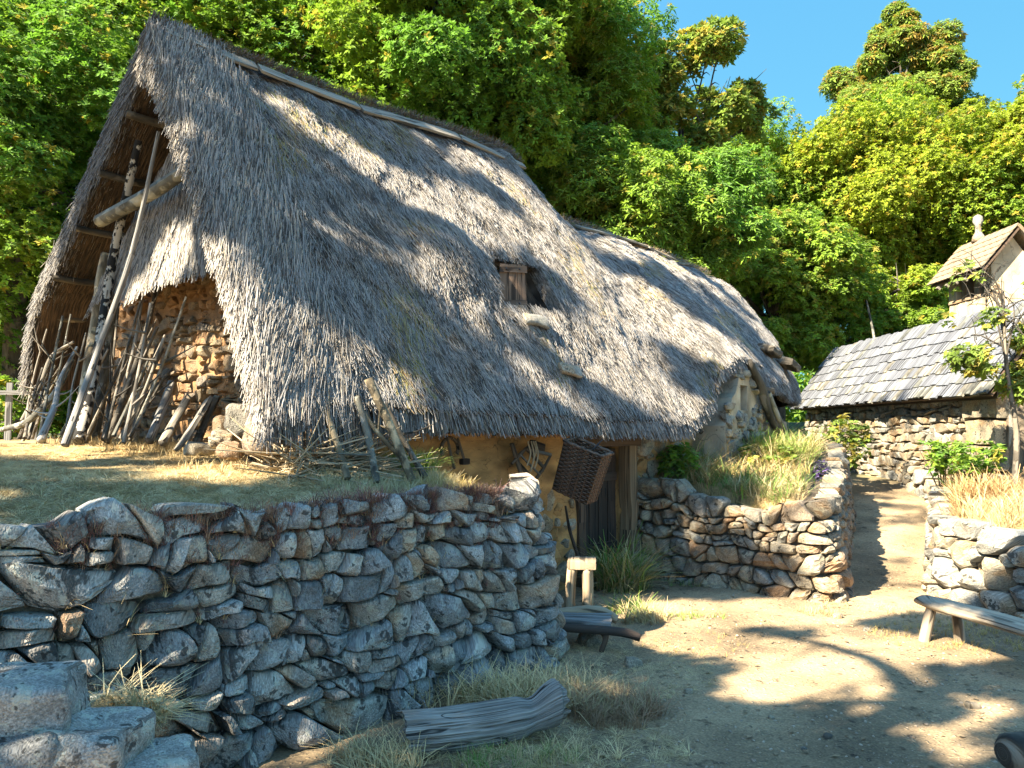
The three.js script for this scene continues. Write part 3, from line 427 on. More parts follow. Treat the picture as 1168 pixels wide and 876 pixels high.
// ridge: turf and moss lying on it, held by split boards and flat stones
{
  const R = rngOf(611), turf = [];
  const band = (s0, s1, r) => { const pts = [], rad = []; for (let i = 0; i <= 14; i++) { const s = lerp(s0, s1, i / 14); pts.push(V3(s, ridgeY(s) - 0.13 + 0.05 * noise3(s * 3, 1, 1), -0.06 + 0.03 * noise3(s * 2, 5, 1))); rad.push(r * (0.75 + 0.35 * noise3(s * 4.3, 2, 2))); } return tube(pts, rad, { radial: 12, rough: 0.28, seed: s0 + 2, seg: 6 }); };
  part('ridge_turf', band(0.0, 4.95, 0.15), M.turf, roof); part('ridge_turf', band(5.9, 9.6, 0.09), M.turf, roof);
  const frays = []; for (let i = 0; i < 9000; i++) { const s = R() < 0.7 ? R() * 4.95 : 5.9 + R() * 4, th = (R() - 0.3) * 2.4, dir = V3((R() - 0.5) * 1.6, Math.cos(th) * 0.7 - 0.2 * R(), Math.sin(th)).normalize(), p = V3(s, ridgeY(s) - 0.12 + Math.cos(th) * 0.12, Math.sin(th) * 0.13 - 0.06); straw(frays, R, p, dir, V3(0, 1, 0.2).normalize(), 0.03 + 0.08 * R(), 0.005, 0.7); if (R() < 0.6) frays[frays.length - 1][1].setRGB(0.17 + 0.08 * R(), 0.125 + 0.05 * R(), 0.07 + 0.02 * R()); }
  fused('moss', strawGeo, M.strawMass, frays, roof);
  let s = 0.02, i = 0;
  const boards = [0.95, 1.25, 1.5, 1.2, 0.0, 0.85, 0.9, 0.85];
  for (const L of boards) {
    i++; if (!L) { s = 6.05; continue; }
    const s1 = s + L, t0 = 0.05, a = roofAt(s, t0), b = roofAt(s1, t0 + 0.01 * (R() - 0.5)), n = roofNormal((s + s1) / 2, 0.08), d = b.clone().sub(a), x = d.clone().normalize(), z = n, y = z.clone().cross(x);
    const g = block(d.length() - 0.03, 0.13 + 0.03 * R(), 0.035, 0.01, 0.008, i, [14, 2, 2], 3); g.applyMatrix4(basis(x, y.normalize(), z, a.add(b).multiplyScalar(0.5).addScaledVector(n, 0.075))); part('ridge_board', g, M.boardWood, roof); s = s1;
  }
  for (const [s0, w, h] of [[6.45, 0.22, 0.07], [6.62, 0.24, 0.06], [6.9, 0.17, 0.12], [7.25, 0.42, 0.08], [7.7, 0.4, 0.09], [8.15, 0.35, 0.07], [9.0, 0.3, 0.06], [9.4, 0.35, 0.06]]) { const p = roofAt(s0, 0.02); part('ridge_stone', moved(block(w, h, 0.3, 0.03, 0.02, s0 * 7, [6, 3, 6], 5, -1.2), p.x, p.y + h * 0.55 + 0.02, p.z - 0.05, 0.15, R() - 0.5, (R() - 0.5) * 0.3), M.tanStones[i++ % 3], roof); }
  for (const [px, py, w, h, d] of [[607, 369, 0.36, 0.06, 0.14], [648, 424, 0.30, 0.055, 0.13]]) { const [, a, t] = findRoof(px, py), p = roofAt(a, t), n = roofNormal(a, t); const g = block(w, d, h, 0.025, 0.02, px, [7, 4, 3], 5, -1.2); const x = V3(1, -0.1, 0.0).normalize(), y = n.clone().cross(x).normalize(); g.applyMatrix4(basis(y.clone().cross(n).normalize(), y, n, p.addScaledVector(n, 0.04))); part('roof_slab', g, M.paleStones[1], roof); }
}
// shuttered opening in the thatch
{
  const w = new THREE.Group(); w.name = 'roof_opening'; cottage.add(w); w.position.set(WIN.s, (WIN.y0 + WIN.y1) / 2, WIN.z); w.userData.label = 'brown wooden shutter set deep in the thatch';
  const sh = new THREE.Group(); sh.name = 'shutter'; w.add(sh); sh.position.set(-0.03, 0.0, 0.22); sh.rotation.y = -0.55;
  for (let k = 0; k < 3; k++) part('shutter_plank', moved(block(0.098, 0.50, 0.025, 0.004, 0.002, k + 2, [2, 6, 1]), -0.13 + k * 0.101, -0.01, 0.08), M.shutterWood, sh);
  for (const y of [-0.19, 0.19]) part('shutter_batten', moved(block(0.31, 0.075, 0.022, 0.004, 0.002, y * 9 + 4, [5, 2, 1]), -0.03, y - 0.01, 0.105), M.shutterWood, sh);
  for (const y of [-0.19, 0.19]) for (const x of [-0.11, 0.04]) part('nail', moved(new THREE.SphereGeometry(0.012, 6, 5), x, y - 0.01, 0.118), M.iron, sh);
  for (const x of [-0.27, 0.24]) part('opening_jamb', moved(block(0.06, 0.6, 0.07, 0.008, 0.006, x * 5 + 3, [2, 6, 2]), x, 0, 0.03), M.darkWood, w);
  part('opening_lintel', moved(block(0.62, 0.06, 0.09, 0.01, 0.006, 6, [6, 2, 2]), -0.02, 0.27, 0.04), M.darkWood, w);
  part('opening_sill', moved(block(0.66, 0.05, 0.34, 0.01, 0.008, 7, [6, 2, 2]), -0.04, -0.29, 0.16), M.oldWood, w);
}
// gable wall: clay and flat stones
const XG = 0.55;
const gableTop = (a) => { const Z = -a; return Z >= 0 ? lerp(5.0, 1.55, clamp(Z / 2.4)) : lerp(5.0, 2.75, clamp(-Z / 3.6)); };   // a = -Z
{
  const sh = new THREE.Shape(); sh.moveTo(-2.05, 0.2); sh.lineTo(-2.05, 2.0); sh.lineTo(0, 5.0); sh.lineTo(3.5, 2.8); sh.lineTo(3.5, 0.2); sh.closePath();
  const g = new THREE.ExtrudeGeometry(sh, { depth: 0.3, bevelEnabled: false, curveSegments: 1 }); uvMetres(g, 0.6);
  g.applyMatrix4(new THREE.Matrix4().set(0, 0, 1, XG, 0, 1, 0, 0, -1, 0, 0, 0, 0, 0, 0, 1));
  const wall = part('gable_wall', g, M.clay, cottage, 'gable of orange clay and rough stones');
  const lo = courses({ a0: -2.0, a1: 3.3, bottom: () => 1.3, top: () => 2.85, h: [0.07, 0.16], w: [0.2, 0.75], gap: 0.022, warp: 0.06, seed: 41 }).filter((c) => c.every(([a, b]) => b < gableTop(a) - 0.12));
  layStones(wall, lo, M.clayStones, { prot: 0.07, depth: 0.06, seed: 41, n: 14, place: (a, b, c) => V3(XG - c - 0.01, b, -a) });
  const up = courses({ a0: -1.6, a1: 2.8, bottom: () => 2.85, top: () => 3.6, h: [0.12, 0.24], w: [0.2, 0.6], gap: 0.05, seed: 43 }).filter((c) => c.every(([a, b]) => b < gableTop(a) - 0.15));
  layStones(wall, up, [M.clay, M.clay, M.clayStones[0]], { prot: 0.05, depth: 0.05, seed: 43, n: 14, place: (a, b, c) => V3(XG - c - 0.01, b, -a) });
  // upper gable: a hanging skirt of thatch over a backing
  const pos = [], uv = [], idx = [], N = 16, T = 12, sk = (u, v) => { const b = lerp(4.75, 3.18 + 0.10 * noise3(u * 7, 3, 1), v), half0 = lerp(0.15, 1.22, v), half1 = lerp(0.25, 1.9, v), Z = lerp(half0, -half1, u); return V3(XG - 0.10 - 0.34 * v - 0.05 * Math.sin(u * Math.PI), b, Z); };
  for (let i = 0; i <= N; i++) for (let j = 0; j <= T; j++) { const p = sk(i / N, j / T); pos.push(p.x, p.y, p.z); uv.push(i / N * 1.4, j / T); }
  for (let i = 0; i < N; i++) for (let j = 0; j < T; j++) { const a = i * (T + 1) + j; idx.push(a, a + T + 1, a + 1, a + 1, a + T + 1, a + T + 2); }
  const g2 = new THREE.BufferGeometry(); g2.setAttribute('position', new THREE.Float32BufferAttribute(pos, 3)); g2.setAttribute('uv', new THREE.Float32BufferAttribute(uv, 2)); g2.setIndex(idx); g2.computeVertexNormals();
  const skirt = part('gable_skirt', g2, M.thatch, cottage, 'skirt of straw hanging over the upper gable'), R = rngOf(47), list = [];
  for (let i = 0; i < 9000; i++) { const u = R(), v = Math.sqrt(R()) * 1.04, p = sk(u, v), dir = V3(-0.25 + 0.2 * (R() - 0.5), -1, (0.5 - u) * 0.9 + (R() - 0.5) * 0.4).normalize(), len = 0.2 + 0.22 * R(); straw(list, R, p.addScaledVector(dir, -len * 0.6).add(V3(-0.03 * R(), 0, 0)), dir, V3(-1, 0.2, 0).normalize(), len, 0.006 + 0.004 * R(), 0.9); }
  fused('straw', strawGeo, M.strawMass, list, skirt);
  part('gable_pole', tube([V3(XG - 0.5, 4.02, 0.95), V3(XG - 0.56, 3.93, 0.1), V3(XG - 0.6, 3.9, -1.25)], [0.055, 0.065, 0.07], { radial: 9, seed: 3 }), M.lichenBark, cottage, 'rough round pole across the upper gable');
  for (const [t, l] of [[0.16, 0.5], [0.33, 0.52], [0.5, 0.5], [0.66, 0.5], [0.8, 0.45]]) { const p = backAt(0.05, t); p.y -= lerp(0.46, 0.3, t); part('roof_batten', tube([V3(-0.05, p.y, p.z + 0.03), V3(XG * 0.5, p.y - 0.02, p.z + 0.05), V3(XG, p.y, p.z + 0.04)], [0.04, 0.045], { radial: 7, seed: t * 9 }), M.bark, cottage); }
  // far side wall under the low back eave
  part('side_wall', moved(block(10.5, 2.4, 0.3, 0.02, 0.03, 5, [30, 8, 2], 3), 5.75, 1.5, -3.0), M.clay, cottage);
}
// front wall with the doorway
{
  const DX0 = 3.93, DX1 = 4.78, DH = 1.50;
  const wall = new THREE.Group(); wall.name = 'front_wall'; cottage.add(wall); wall.userData.label = 'ochre clay front wall under the eave';
  part('wall_panel', moved(block(DX0 - 0.6, 2.3, 0.28, 0.02, 0.03, 3, [24, 14, 2], 2.5), 0.6 + (DX0 - 0.6) / 2, 0.95, 1.86), M.ochre, wall);
  part('wall_panel', moved(block(1.6, 2.6, 0.28, 0.02, 0.03, 5, [12, 14, 2], 2.5), DX1 + 0.8, 1.1, 1.86), M.ochre, wall);
  part('wall_panel', moved(block(4.4, 2.9, 0.28, 0.02, 0.03, 6, [16, 10, 2], 2.5), DX1 + 1.6 + 2.2, 1.2, 0.85, 0, 0.2), M.limewash, wall);
  part('wall_panel', moved(block(DX1 - DX0, 0.7, 0.26, 0.02, 0.01, 7, [8, 4, 2]), (DX0 + DX1) / 2, DH + 0.38, 1.86), M.ochre, wall);
  const Rr = rngOf(71);
  layStones(wall, rubble({ a0: DX0 - 0.62, a1: DX0 - 0.12, top: () => 1.12, size: 0.17, aniso: 1.3, gap: 0.02, seed: 73 }), [M.paleStones[0], M.ochre, M.tanStones[0]], { prot: 0.03, depth: 0.05, seed: 73, n: 14, place: (a, b, c) => V3(a, b, 2.0 + c) });
  layStones(wall, rubble({ a0: DX1 + 0.13, a1: DX1 + 1.25, bottom: () => 0.75, top: () => 1.62, size: 0.17, aniso: 1.3, gap: 0.02, seed: 75 }), [M.tanStones[0], M.ochre, M.tanStones[3], M.paleStones[0]], { prot: 0.06, depth: 0.05, seed: 75, n: 14, place: (a, b, c) => V3(a, b, 2.0 + c) });
  const door = new THREE.Group(); door.name = 'door'; cottage.add(door); door.userData.label = 'dark plank door standing in shade'; door.position.set((DX0 + DX1) / 2, 0, 1.86);
  const w = DX1 - DX0;
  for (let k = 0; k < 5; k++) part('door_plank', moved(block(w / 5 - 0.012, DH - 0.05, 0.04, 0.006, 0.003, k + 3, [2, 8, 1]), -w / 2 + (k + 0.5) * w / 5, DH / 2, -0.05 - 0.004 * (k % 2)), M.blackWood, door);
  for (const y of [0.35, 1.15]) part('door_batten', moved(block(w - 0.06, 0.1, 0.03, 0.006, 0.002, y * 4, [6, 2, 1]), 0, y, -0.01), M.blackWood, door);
  part('door_handle', moved(block(0.02, 0.14, 0.03, 0.006, 0, 4), -w / 2 + 0.1, 0.8, 0.0), M.iron, door);
  part('door_post', moved(block(0.13, DH + 0.08, 0.18, 0.015, 0.01, 8, [3, 10, 3], 3), -w / 2 - 0.04, DH / 2, 0.11), M.darkWood, door);
  part('door_post', moved(block(0.15, DH + 0.1, 0.18, 0.015, 0.012, 9, [3, 10, 3], 3), w / 2 + 0.05, DH / 2, 0.11), mat([0.40, 0.28, 0.17], { map: woodMap, bumpMap: woodBump, bumpScale: 0.01 }), door, 'worn brown post on the right of the doorway');
  part('door_lintel', moved(block(w + 0.34, 0.12, 0.2, 0.015, 0.012, 10, [8, 3, 3], 3), 0, DH + 0.06, 0.115), M.darkWood, door);
  part('threshold', moved(block(w + 0.1, 0.1, 0.3, 0.03, 0.02, 11, [8, 3, 4], 3), 0, 0.04, 0.16), M.tanStones[1], door);
  for (let k = 0; k < 16; k++) part('rafter_end', tube([V3(0.9 + k * 0.36, 1.98, 1.9), V3(0.9 + k * 0.36 + 0.02, 1.66, 2.28)], [0.035, 0.03], { radial: 6, seed: k }), M.bark, cottage);
}
// small stone annex with a window, pushed out under the far end of the thatch
{
  const an = new THREE.Group(); an.name = 'stone_annex'; cottage.add(an); an.userData.label = 'pale stone annex with a small dark window under the far eave';
  const f = { o: V3(6.28, 0, 2.42), d: V3(0.985, 0, -0.17), n: V3(0.17, 0, 0.985) };   // its face
  const P = (a, b, c) => V3(f.o.x + f.d.x * a + f.n.x * c, b, f.o.z + f.d.z * a + f.n.z * c);
  const wt = (a) => interp([[0, 1.75], [0.35, 2.15], [0.75, 2.62], [1.1, 2.55], [1.45, 2.2], [1.7, 1.9]], a), wx0 = 0.60, wx1 = 0.88, wy0 = 1.96, wy1 = 2.30;
  const sh = new THREE.Shape(); sh.moveTo(0, 0.6); for (let k = 0; k <= 12; k++) sh.lineTo(k / 12 * 1.7, wt(k / 12 * 1.7)); sh.lineTo(1.7, 0.6); sh.closePath();
  const hole = new THREE.Path(); hole.moveTo(wx0, wy0); hole.lineTo(wx1, wy0); hole.lineTo(wx1, wy1); hole.lineTo(wx0, wy1); hole.closePath(); sh.holes.push(hole);
  const g = new THREE.ExtrudeGeometry(sh, { depth: 0.5, bevelEnabled: false }); uvMetres(g, 0.7); const m = new THREE.Matrix4().makeBasis(f.d, V3(0, 1, 0), f.n).setPosition(f.o.clone().addScaledVector(f.n, -0.5)); g.applyMatrix4(m);
  part('annex_wall', g, M.limewash, an);
  part('annex_window', new THREE.BoxGeometry(0.4, 0.45, 0.03).applyMatrix4(new THREE.Matrix4().makeBasis(f.d, V3(0, 1, 0), f.n).setPosition(P(0.74, 2.13, -0.48))), M.oldWood, an);
  part('window_board', block(0.275, 0.14, 0.05, 0.01, 0.006, 4).applyMatrix4(new THREE.Matrix4().makeBasis(f.d, V3(0, 1, 0), f.n).setPosition(P(0.74, 2.03, -0.2))), M.darkWood, an);
  const cells = rubble({ a0: 0.02, a1: 1.7, bottom: () => 1.2, top: (a) => wt(a) - 0.1, size: 0.15, aniso: 1.5, gap: 0.02, seed: 81 }).filter((c) => !c.some(([a, b]) => a > wx0 - 0.03 && a < wx1 + 0.03 && b > wy0 - 0.02 && b < wy1 + 0.02));
  layStones(an, cells, M.paleStones, { prot: 0.07, depth: 0.03, seed: 81, n: 14, place: P });
  const Rr = rngOf(83), slab = (px, py, w, h, d, dD, rz, m) => { const [, s, t] = findRoof(px, py), p = roofAt(s, t); part('annex_slab', moved(block(w, h, d, 0.04, 0.03, px, [8, 4, 6], 5), p.x + dD, p.y + 0.04, p.z + 0.1, 0.3, 0.1, rz), m, an); };
  slab(872, 403, 0.5, 0.12, 0.34, 0, -0.22, M.bark); slab(888, 418, 0.5, 0.13, 0.34, 0.1, -0.18, M.bark);
  // a bowed branch and slabs coming down on the right of the annex, and a short post
  part('annex_branch', tube([P(0.80, 2.62, 0.05), P(1.15, 2.32, 0.10), P(1.38, 1.98, 0.12), P(1.75, 1.72, 0.12), P(2.15, 1.58, 0.1)], [0.055, 0.065, 0.06, 0.06, 0.045], { radial: 9, rough: 0.18, seed: 6 }), M.bark, an);
  part('annex_branch', tube([P(1.3, 2.22, 0.16), P(1.65, 1.9, 0.17), P(2.05, 1.68, 0.15), P(2.2, 1.55, 0.12)], [0.035, 0.045, 0.04], { radial: 7, seed: 7 }), M.lichenBark, an);
  part('annex_slab', moved(block(0.6, 0.09, 0.4, 0.03, 0.03, 5, [8, 4, 6], 5), 7.95, 2.3, 2.0, 0.1, 0.15, -0.05), M.bark, an);
  part('annex_post', moved(block(0.14, 0.65, 0.14, 0.02, 0.012, 6, [3, 6, 3]), 8.42, 1.5, 2.12), M.paleStones[0], an);
  part('annex_side', moved(block(0.5, 0.5, 0.4, 0.03, 0.02, 8, [6, 6, 3]), 7.95, 2.0, 1.85, 0, 0.2), M.limewash, an);
}

// ---------------------------------------------------------------- dry-stone walls
const planeHit = (px, py, n, p0) => { const d = rayDir(px, py), t = n.dot(p0.clone().sub(camera.position)) / n.dot(d); return camera.position.clone().addScaledVector(d, t); };
const onX = (px, py, X) => planeHit(px, py, V3(RT, 0, -RT), fromHouse(X, 0, 0));   // on the house plane X = const, in world
const onZ = (px, py, Z) => planeHit(px, py, V3(RT, 0, RT), fromHouse(0, 0, Z));
const onLand = (px, py, lift = 0) => { let D = 2; for (; D < 30; D += 0.02) { const p = at(px, py, D); if (p.y <= landHeight(p.x, D) + lift) return p; } return at(px, py, D); };
function pathOf(points, radius, side) {   // rounded polyline in (x, D); side = +1/-1 picks the outward normal
  const pts = []; points.forEach((p, i) => { const a = points[i - 1], b = points[i + 1]; if (!a || !b) return pts.push(p); const la = Math.hypot(a[0] - p[0], a[1] - p[1]), lb = Math.hypot(b[0] - p[0], b[1] - p[1]), r = Math.min(radius, la / 2, lb / 2), A = [p[0] + (a[0] - p[0]) * r / la, p[1] + (a[1] - p[1]) * r / la], B = [p[0] + (b[0] - p[0]) * r / lb, p[1] + (b[1] - p[1]) * r / lb]; for (let k = 0; k <= 8; k++) { const t = k / 8, u = 1 - t; pts.push([u * u * A[0] + 2 * u * t * p[0] + t * t * B[0], u * u * A[1] + 2 * u * t * p[1] + t * t * B[1]]); } });
  const L = [0]; for (let i = 1; i < pts.length; i++) L.push(L[i - 1] + Math.hypot(pts[i][0] - pts[i - 1][0], pts[i][1] - pts[i - 1][1]));
  const f = (a) => { let i = 0; while (i < pts.length - 2 && L[i + 1] < a) i++; const t = (a - L[i]) / (L[i + 1] - L[i]), dx = (pts[i + 1][0] - pts[i][0]) / (L[i + 1] - L[i]), dD = (pts[i + 1][1] - pts[i][1]) / (L[i + 1] - L[i]); return { x: lerp(pts[i][0], pts[i + 1][0], t), D: lerp(pts[i][1], pts[i + 1][1], t), nx: side * dD, nD: -side * dx }; };
  f.length_ = L[L.length - 1]; return f;
}
function stoneWall(name, label, path, { a0 = 0, a1 = path.length_, top, bottom, batter = 0.1, size, gap = 0.02, aniso, seed, mats, prot = 0.07, n = 18, big, pick, rings, coursed, round, back = M.soil }) {
  const w = thing(name, label, 'stone wall');
  const place = (a, b, c) => { const q = path(a), k = c + batter * (top(a) - b); return V3(q.x + q.nx * k, b, -(q.D + q.nD * k)); };
  part('wall_core', backing(place, a0, a1, (a) => bottom(a) - 0.1, (a) => top(a) - 0.10, -0.085, 60, 8), back, w);
  layStones(w, coursed ? courses({ a0, a1, top, bottom, ...coursed }) : rubble({ a0, a1, top, bottom, size, aniso, gap, seed, big }), mats, { prot, depth: 0.17, seed, n, place, pick, rings, round });
  return w;
}
{
  const H = (X, Z) => { const p = fromHouse(X, 0, Z); return [p.x, -p.z]; };
  const front = pathOf([H(-3.0, 3.52), H(-1.4, 3.5), H(1.72, 3.5), H(1.72, 2.12)], 0.3, 1);
  stoneWall('retaining_wall', 'tall grey dry-stone retaining wall holding up the straw-covered terrace', front, { top: (a) => 1.26 + 0.07 * noise3(a * 2.3, 4, 1) + 0.04 * noise3(a * 6, 2, 1) + 0.03 * sstep(3.4, 4.4, a) - 0.22 * sstep(4.75, 5.1, a), bottom: () => -0.04, batter: 0.17, coursed: { h: [0.105, 0.20], w: [0.11, 0.38], gap: 0.008, warp: 0.06, seed: 19 }, seed: 19, mats: M.greyStones, prot: 0.085, n: 24 });
  const right = pathOf([[1.32, 9.62], [2.2, 8.75], [3.2, 7.98], [5.05, 12.1], [5.75, 15]], 0.28, 1);
  stoneWall('garden_wall', 'rounded tan stone wall between the doorway and the path', right, { top: (a) => interp([[0, 1.16], [0.6, 1.12], [1.2, 0.95], [1.9, 0.90], [2.5, 1.0], [3.4, 1.02], [7, 1.45]], a) + 0.035 * noise3(a * 4, 1, 7), bottom: (a) => landHeight(right(a).x + right(a).nx * 0.1, right(a).D + right(a).nD * 0.1) - 0.06, batter: 0.10, coursed: { h: [0.10, 0.2], w: [0.11, 0.36], gap: 0.010, warp: 0.055, seed: 23 }, round: 0.12, seed: 23, mats: M.tanStones, prot: 0.07, n: 20 });
  const bank = pathOf([[7.2, 15], [6.75, 12.6], [4.34, 8.1], [4.32, 7.25], [4.6, 6.45], [5.6, 5.45], [7.5, 4.6]], 0.25, 1);
  stoneWall('bank_wall', 'low pale stone wall below the dry grass bank by the bench', bank, { top: (a) => interp([[0, 1.15], [3, 0.85], [6.2, 0.62], [7.5, 0.84], [8.3, 0.8], [9.2, 0.6], [10.3, 0.52], [13, 0.5]], a) + 0.04 * noise3(a * 4, 1, 9), bottom: (a) => landHeight(bank(a).x + bank(a).nx * 0.1, bank(a).D + bank(a).nD * 0.1) - 0.06, batter: 0.12, size: 0.19, aniso: 1.4, gap: 0.014, seed: 29, mats: M.paleStones.concat(M.tanStones[0]), prot: 0.09, n: 18, big: 0.3 });
}
// ---------------------------------------------------------------- shingled stone shed
{
  const X0 = 7.0, DF = 18.8, DN = 11.3, shed = thing('stone_shed', 'long stone shed with a grey shingled roof behind the garden', 'shed', [X0, 0, -DN]);
  // local: x away from the yard, z = toward the viewer (0 .. -7.5)
  const L = DF - DN;
  const wall = part('shed_wall', moved(block(0.4, 2.5, L, 0.02, 0.01, 3, [2, 6, 12]), 0.28, 1.05, -L / 2), M.soil, shed);
  part('shed_wall', moved(block(1.4, 2.3, 0.4, 0.02, 0.01, 4, [6, 6, 2]), 0.8, 0.95, -0.2), M.paleStones[1], shed); part('shed_wall', moved(block(1.4, 2.3, 0.4, 0.02, 0.01, 5, [6, 6, 2]), 0.8, 0.95, -L + 0.2), M.paleStones[1], shed);
  layStones(wall, courses({ a0: 0.85, a1: L, bottom: () => 0.75, top: () => 2.2, h: [0.1, 0.2], w: [0.2, 0.55], gap: 0.016, seed: 31 }), M.paleStones.concat(M.tanStones[0], M.tanStones[3]), { prot: 0.07, depth: 0.1, seed: 31, n: 12, rings: 3, place: (a, b, c) => V3(0.06 - c, b, -a) });
  for (let k = 0; k < 4; k++) part('quoin', moved(block(0.2, 0.36, 0.75 + 0.1 * (k % 2), 0.03, 0.02, k + 3, [3, 5, 6], 4, -1), 0.02, 0.9 + k * 0.38, -0.42), M.tanStones[k % 2 ? 0 : 3], shed);
  const E = [-0.22, 2.24], Rg = [0.78, 3.62], dx = Rg[0] - E[0], dy = Rg[1] - E[1], sl = Math.hypot(dx, dy), ang = Math.atan2(dy, dx);
  const roofS = part('roof_deck', moved(block(sl, 0.05, L + 0.3, 0.01, 0, 3, [1, 1, 1]), (E[0] + Rg[0]) / 2, (E[1] + Rg[1]) / 2 - 0.06, -L / 2, 0, 0, ang), M.darkWood, shed);
  part('roof_deck', moved(block(sl, 0.06, L + 0.3, 0.01, 0, 3, [1, 1, 1]), 2 * Rg[0] - (E[0] + Rg[0]) / 2, (E[1] + Rg[1]) / 2, -L / 2, 0, 0, -ang), M.oldWood, shed);
  part('eave_beam', moved(block(0.1, 0.12, L + 0.2, 0.01, 0.01, 3, [1, 1, 12]), -0.06, 2.2, -L / 2), M.blackWood, shed);
  const rows = 7, cols = 42, R = rngOf(91), shapes = [0, 1, 2, 3].map((k) => block((sl / rows) * 1.45, 0.036, L / cols * 0.97 + 0.006, 0.006, 0.004, k + 2, [3, 1, 2], 5));
  for (let r = 0; r < rows; r++) for (let c = 0; c < cols; c++) {
    const d = (r + 0.42) / rows * sl + (R() - 0.5) * 0.06, o = part('shingle', shapes[Math.floor(R() * 4)], M.shingles[R() < 0.75 ? Math.floor(R() * 3) : 3 + Math.floor(R() * 2)], shed);
    o.position.set(E[0] + Math.cos(ang) * d - Math.sin(ang) * 0.03, E[1] + Math.sin(ang) * d + Math.cos(ang) * 0.03, -(c + 0.5 + (r % 2) * 0.4 - 0.2) / cols * (L + 0.3) + 0.12); o.rotation.set(0, (R() - 0.5) * 0.10, ang - 0.085 + (R() - 0.5) * 0.03); o.rotation.order = 'ZYX';
  }
}
// ---------------------------------------------------------------- plastered tower with a tiled roof
{
  const tw = thing('plastered_tower', 'cream plastered tower with a brown tiled roof and a row of dark openings', 'tower', [10.66, 0, -17.35]);
  const W = 0.95, L = 1.75, y1 = 4.72, y2 = 5.36;
  part('tower_wall', moved(block(W, y1, L, 0.02, 0.012, 3, [8, 14, 8], 2), W / 2, y1 / 2, -L / 2), M.render, tw);
  part('belfry_wall', moved(block(0.2, y2 - y1 + 0.04, L, 0.01, 0, 4), W - 0.11, (y1 + y2) / 2, -L / 2), M.tiles[1], tw);
  for (let k = 0; k < 4; k++) part('belfry_pillar', moved(block(0.24, y2 - y1 + 0.04, 0.2, 0.02, 0.012, k + 2, [2, 4, 2]), 0.13, (y1 + y2) / 2, -0.12 - k * (L - 0.24) / 3), M.tiles[1], tw);
  for (let k = 0; k < 5; k++) part('belfry_slab', moved(block(0.3, 0.07, L / 5 - 0.02, 0.015, 0.012, k + 7, [2, 2, 3]), 0.12, y1 + 0.03, -(k + 0.5) * L / 5), M.tiles[0], tw);
  const gs = new THREE.Shape(); gs.moveTo(0, y1); gs.lineTo(0, y2); gs.lineTo(W / 2, 6.02); gs.lineTo(W, y2); gs.lineTo(W, y1); gs.closePath();
  for (const z of [-0.32, -L]) { const g = new THREE.ExtrudeGeometry(gs, { depth: 0.3, bevelEnabled: false }); uvMetres(g, 0.5); part('tower_gable', moved(g, 0, 0, z), M.render, tw); }
  const E = [-0.34, 5.26], Rg = [W / 2, 6.2], sl = Math.hypot(Rg[0] - E[0], Rg[1] - E[1]), ang = Math.atan2(Rg[1] - E[1], Rg[0] - E[0]), R = rngOf(95), shape = block(sl / 6 * 1.4, 0.035, 0.25, 0.01, 0.008, 3, [2, 1, 3], 5);
  part('roof_deck', moved(block(sl, 0.05, L + 0.45, 0.01, 0, 2, [1, 1, 1]), (E[0] + Rg[0]) / 2 + 0.04, (E[1] + Rg[1]) / 2 - 0.05, -L / 2, 0, 0, ang), M.darkWood, tw);
  part('roof_deck', moved(block(sl, 0.08, L + 0.5, 0.01, 0.01, 2, [1, 1, 1]), W - (E[0] + Rg[0]) / 2, (E[1] + Rg[1]) / 2, -L / 2, 0, 0, -ang), M.tiles[1], tw);
  for (let r = 0; r < 6; r++) for (let c = 0; c < 9; c++) { const d = (r + 0.45) / 6 * sl, o = part('tile', shape, M.tiles[Math.floor(R() * 2)], tw); o.position.set(E[0] + Math.cos(ang) * d - Math.sin(ang) * 0.03, E[1] + Math.sin(ang) * d + Math.cos(ang) * 0.03, -(c + 0.5) * 0.25 + 0.25); o.rotation.z = ang - 0.08; }
  for (let k = 0; k < 5; k++) part('rafter_end', moved(block(0.6, 0.09, 0.09, 0.01, 0.01, k + 2, [2, 1, 1]), -0.14, 5.32, -0.1 - k * 0.38, 0, 0, ang), M.oldWood, tw);
  part('finial', new THREE.LatheGeometry([[0.001, 0], [0.16, 0], [0.13, 0.14], [0.07, 0.25], [0.065, 0.4], [0.12, 0.5], [0.1, 0.62], [0.001, 0.68]].map(([a, b]) => new THREE.Vector2(a, b)), 10).translate(W / 2, 6.16, -1.25), M.paleStones[1], tw);
}
// ---------------------------------------------------------------- poles, branches and stones by the gable
function branchThing(name, label, pts, radii, m, o = {}, group) {   // pts in world
  const base = pts[pts.length - 1].clone(); const list = [tube(pts.map((p) => p.clone().sub(base)), radii, { radial: o.radial ?? 8, rough: o.rough ?? 0.10, seed: o.seed ?? 1, seg: 5, k: o.k ?? 2.2 })];
  const R = rngOf((o.seed ?? 1) * 31 + 5); for (let k = 0; k < (o.twigs ?? 0); k++) { const t = 0.2 + 0.6 * R(), i = Math.min(pts.length - 2, Math.floor(t * (pts.length - 1))), f = t * (pts.length - 1) - i, p = pts[i].clone().lerp(pts[i + 1], f).sub(base), d = V3(R() - 0.5, 0.5 * R(), R() - 0.5).normalize(), l = 0.12 + 0.25 * R(); list.push(tube([p, p.clone().addScaledVector(d, l * 0.5), p.clone().addScaledVector(d, l).add(V3(0, 0.05 * R(), 0))], [0.012, 0.008, 0.004], { radial: 5, seed: k })); }
  return solo(name, joined(list), m, label, 'branch', group, [base.x, base.y, base.z]);
}
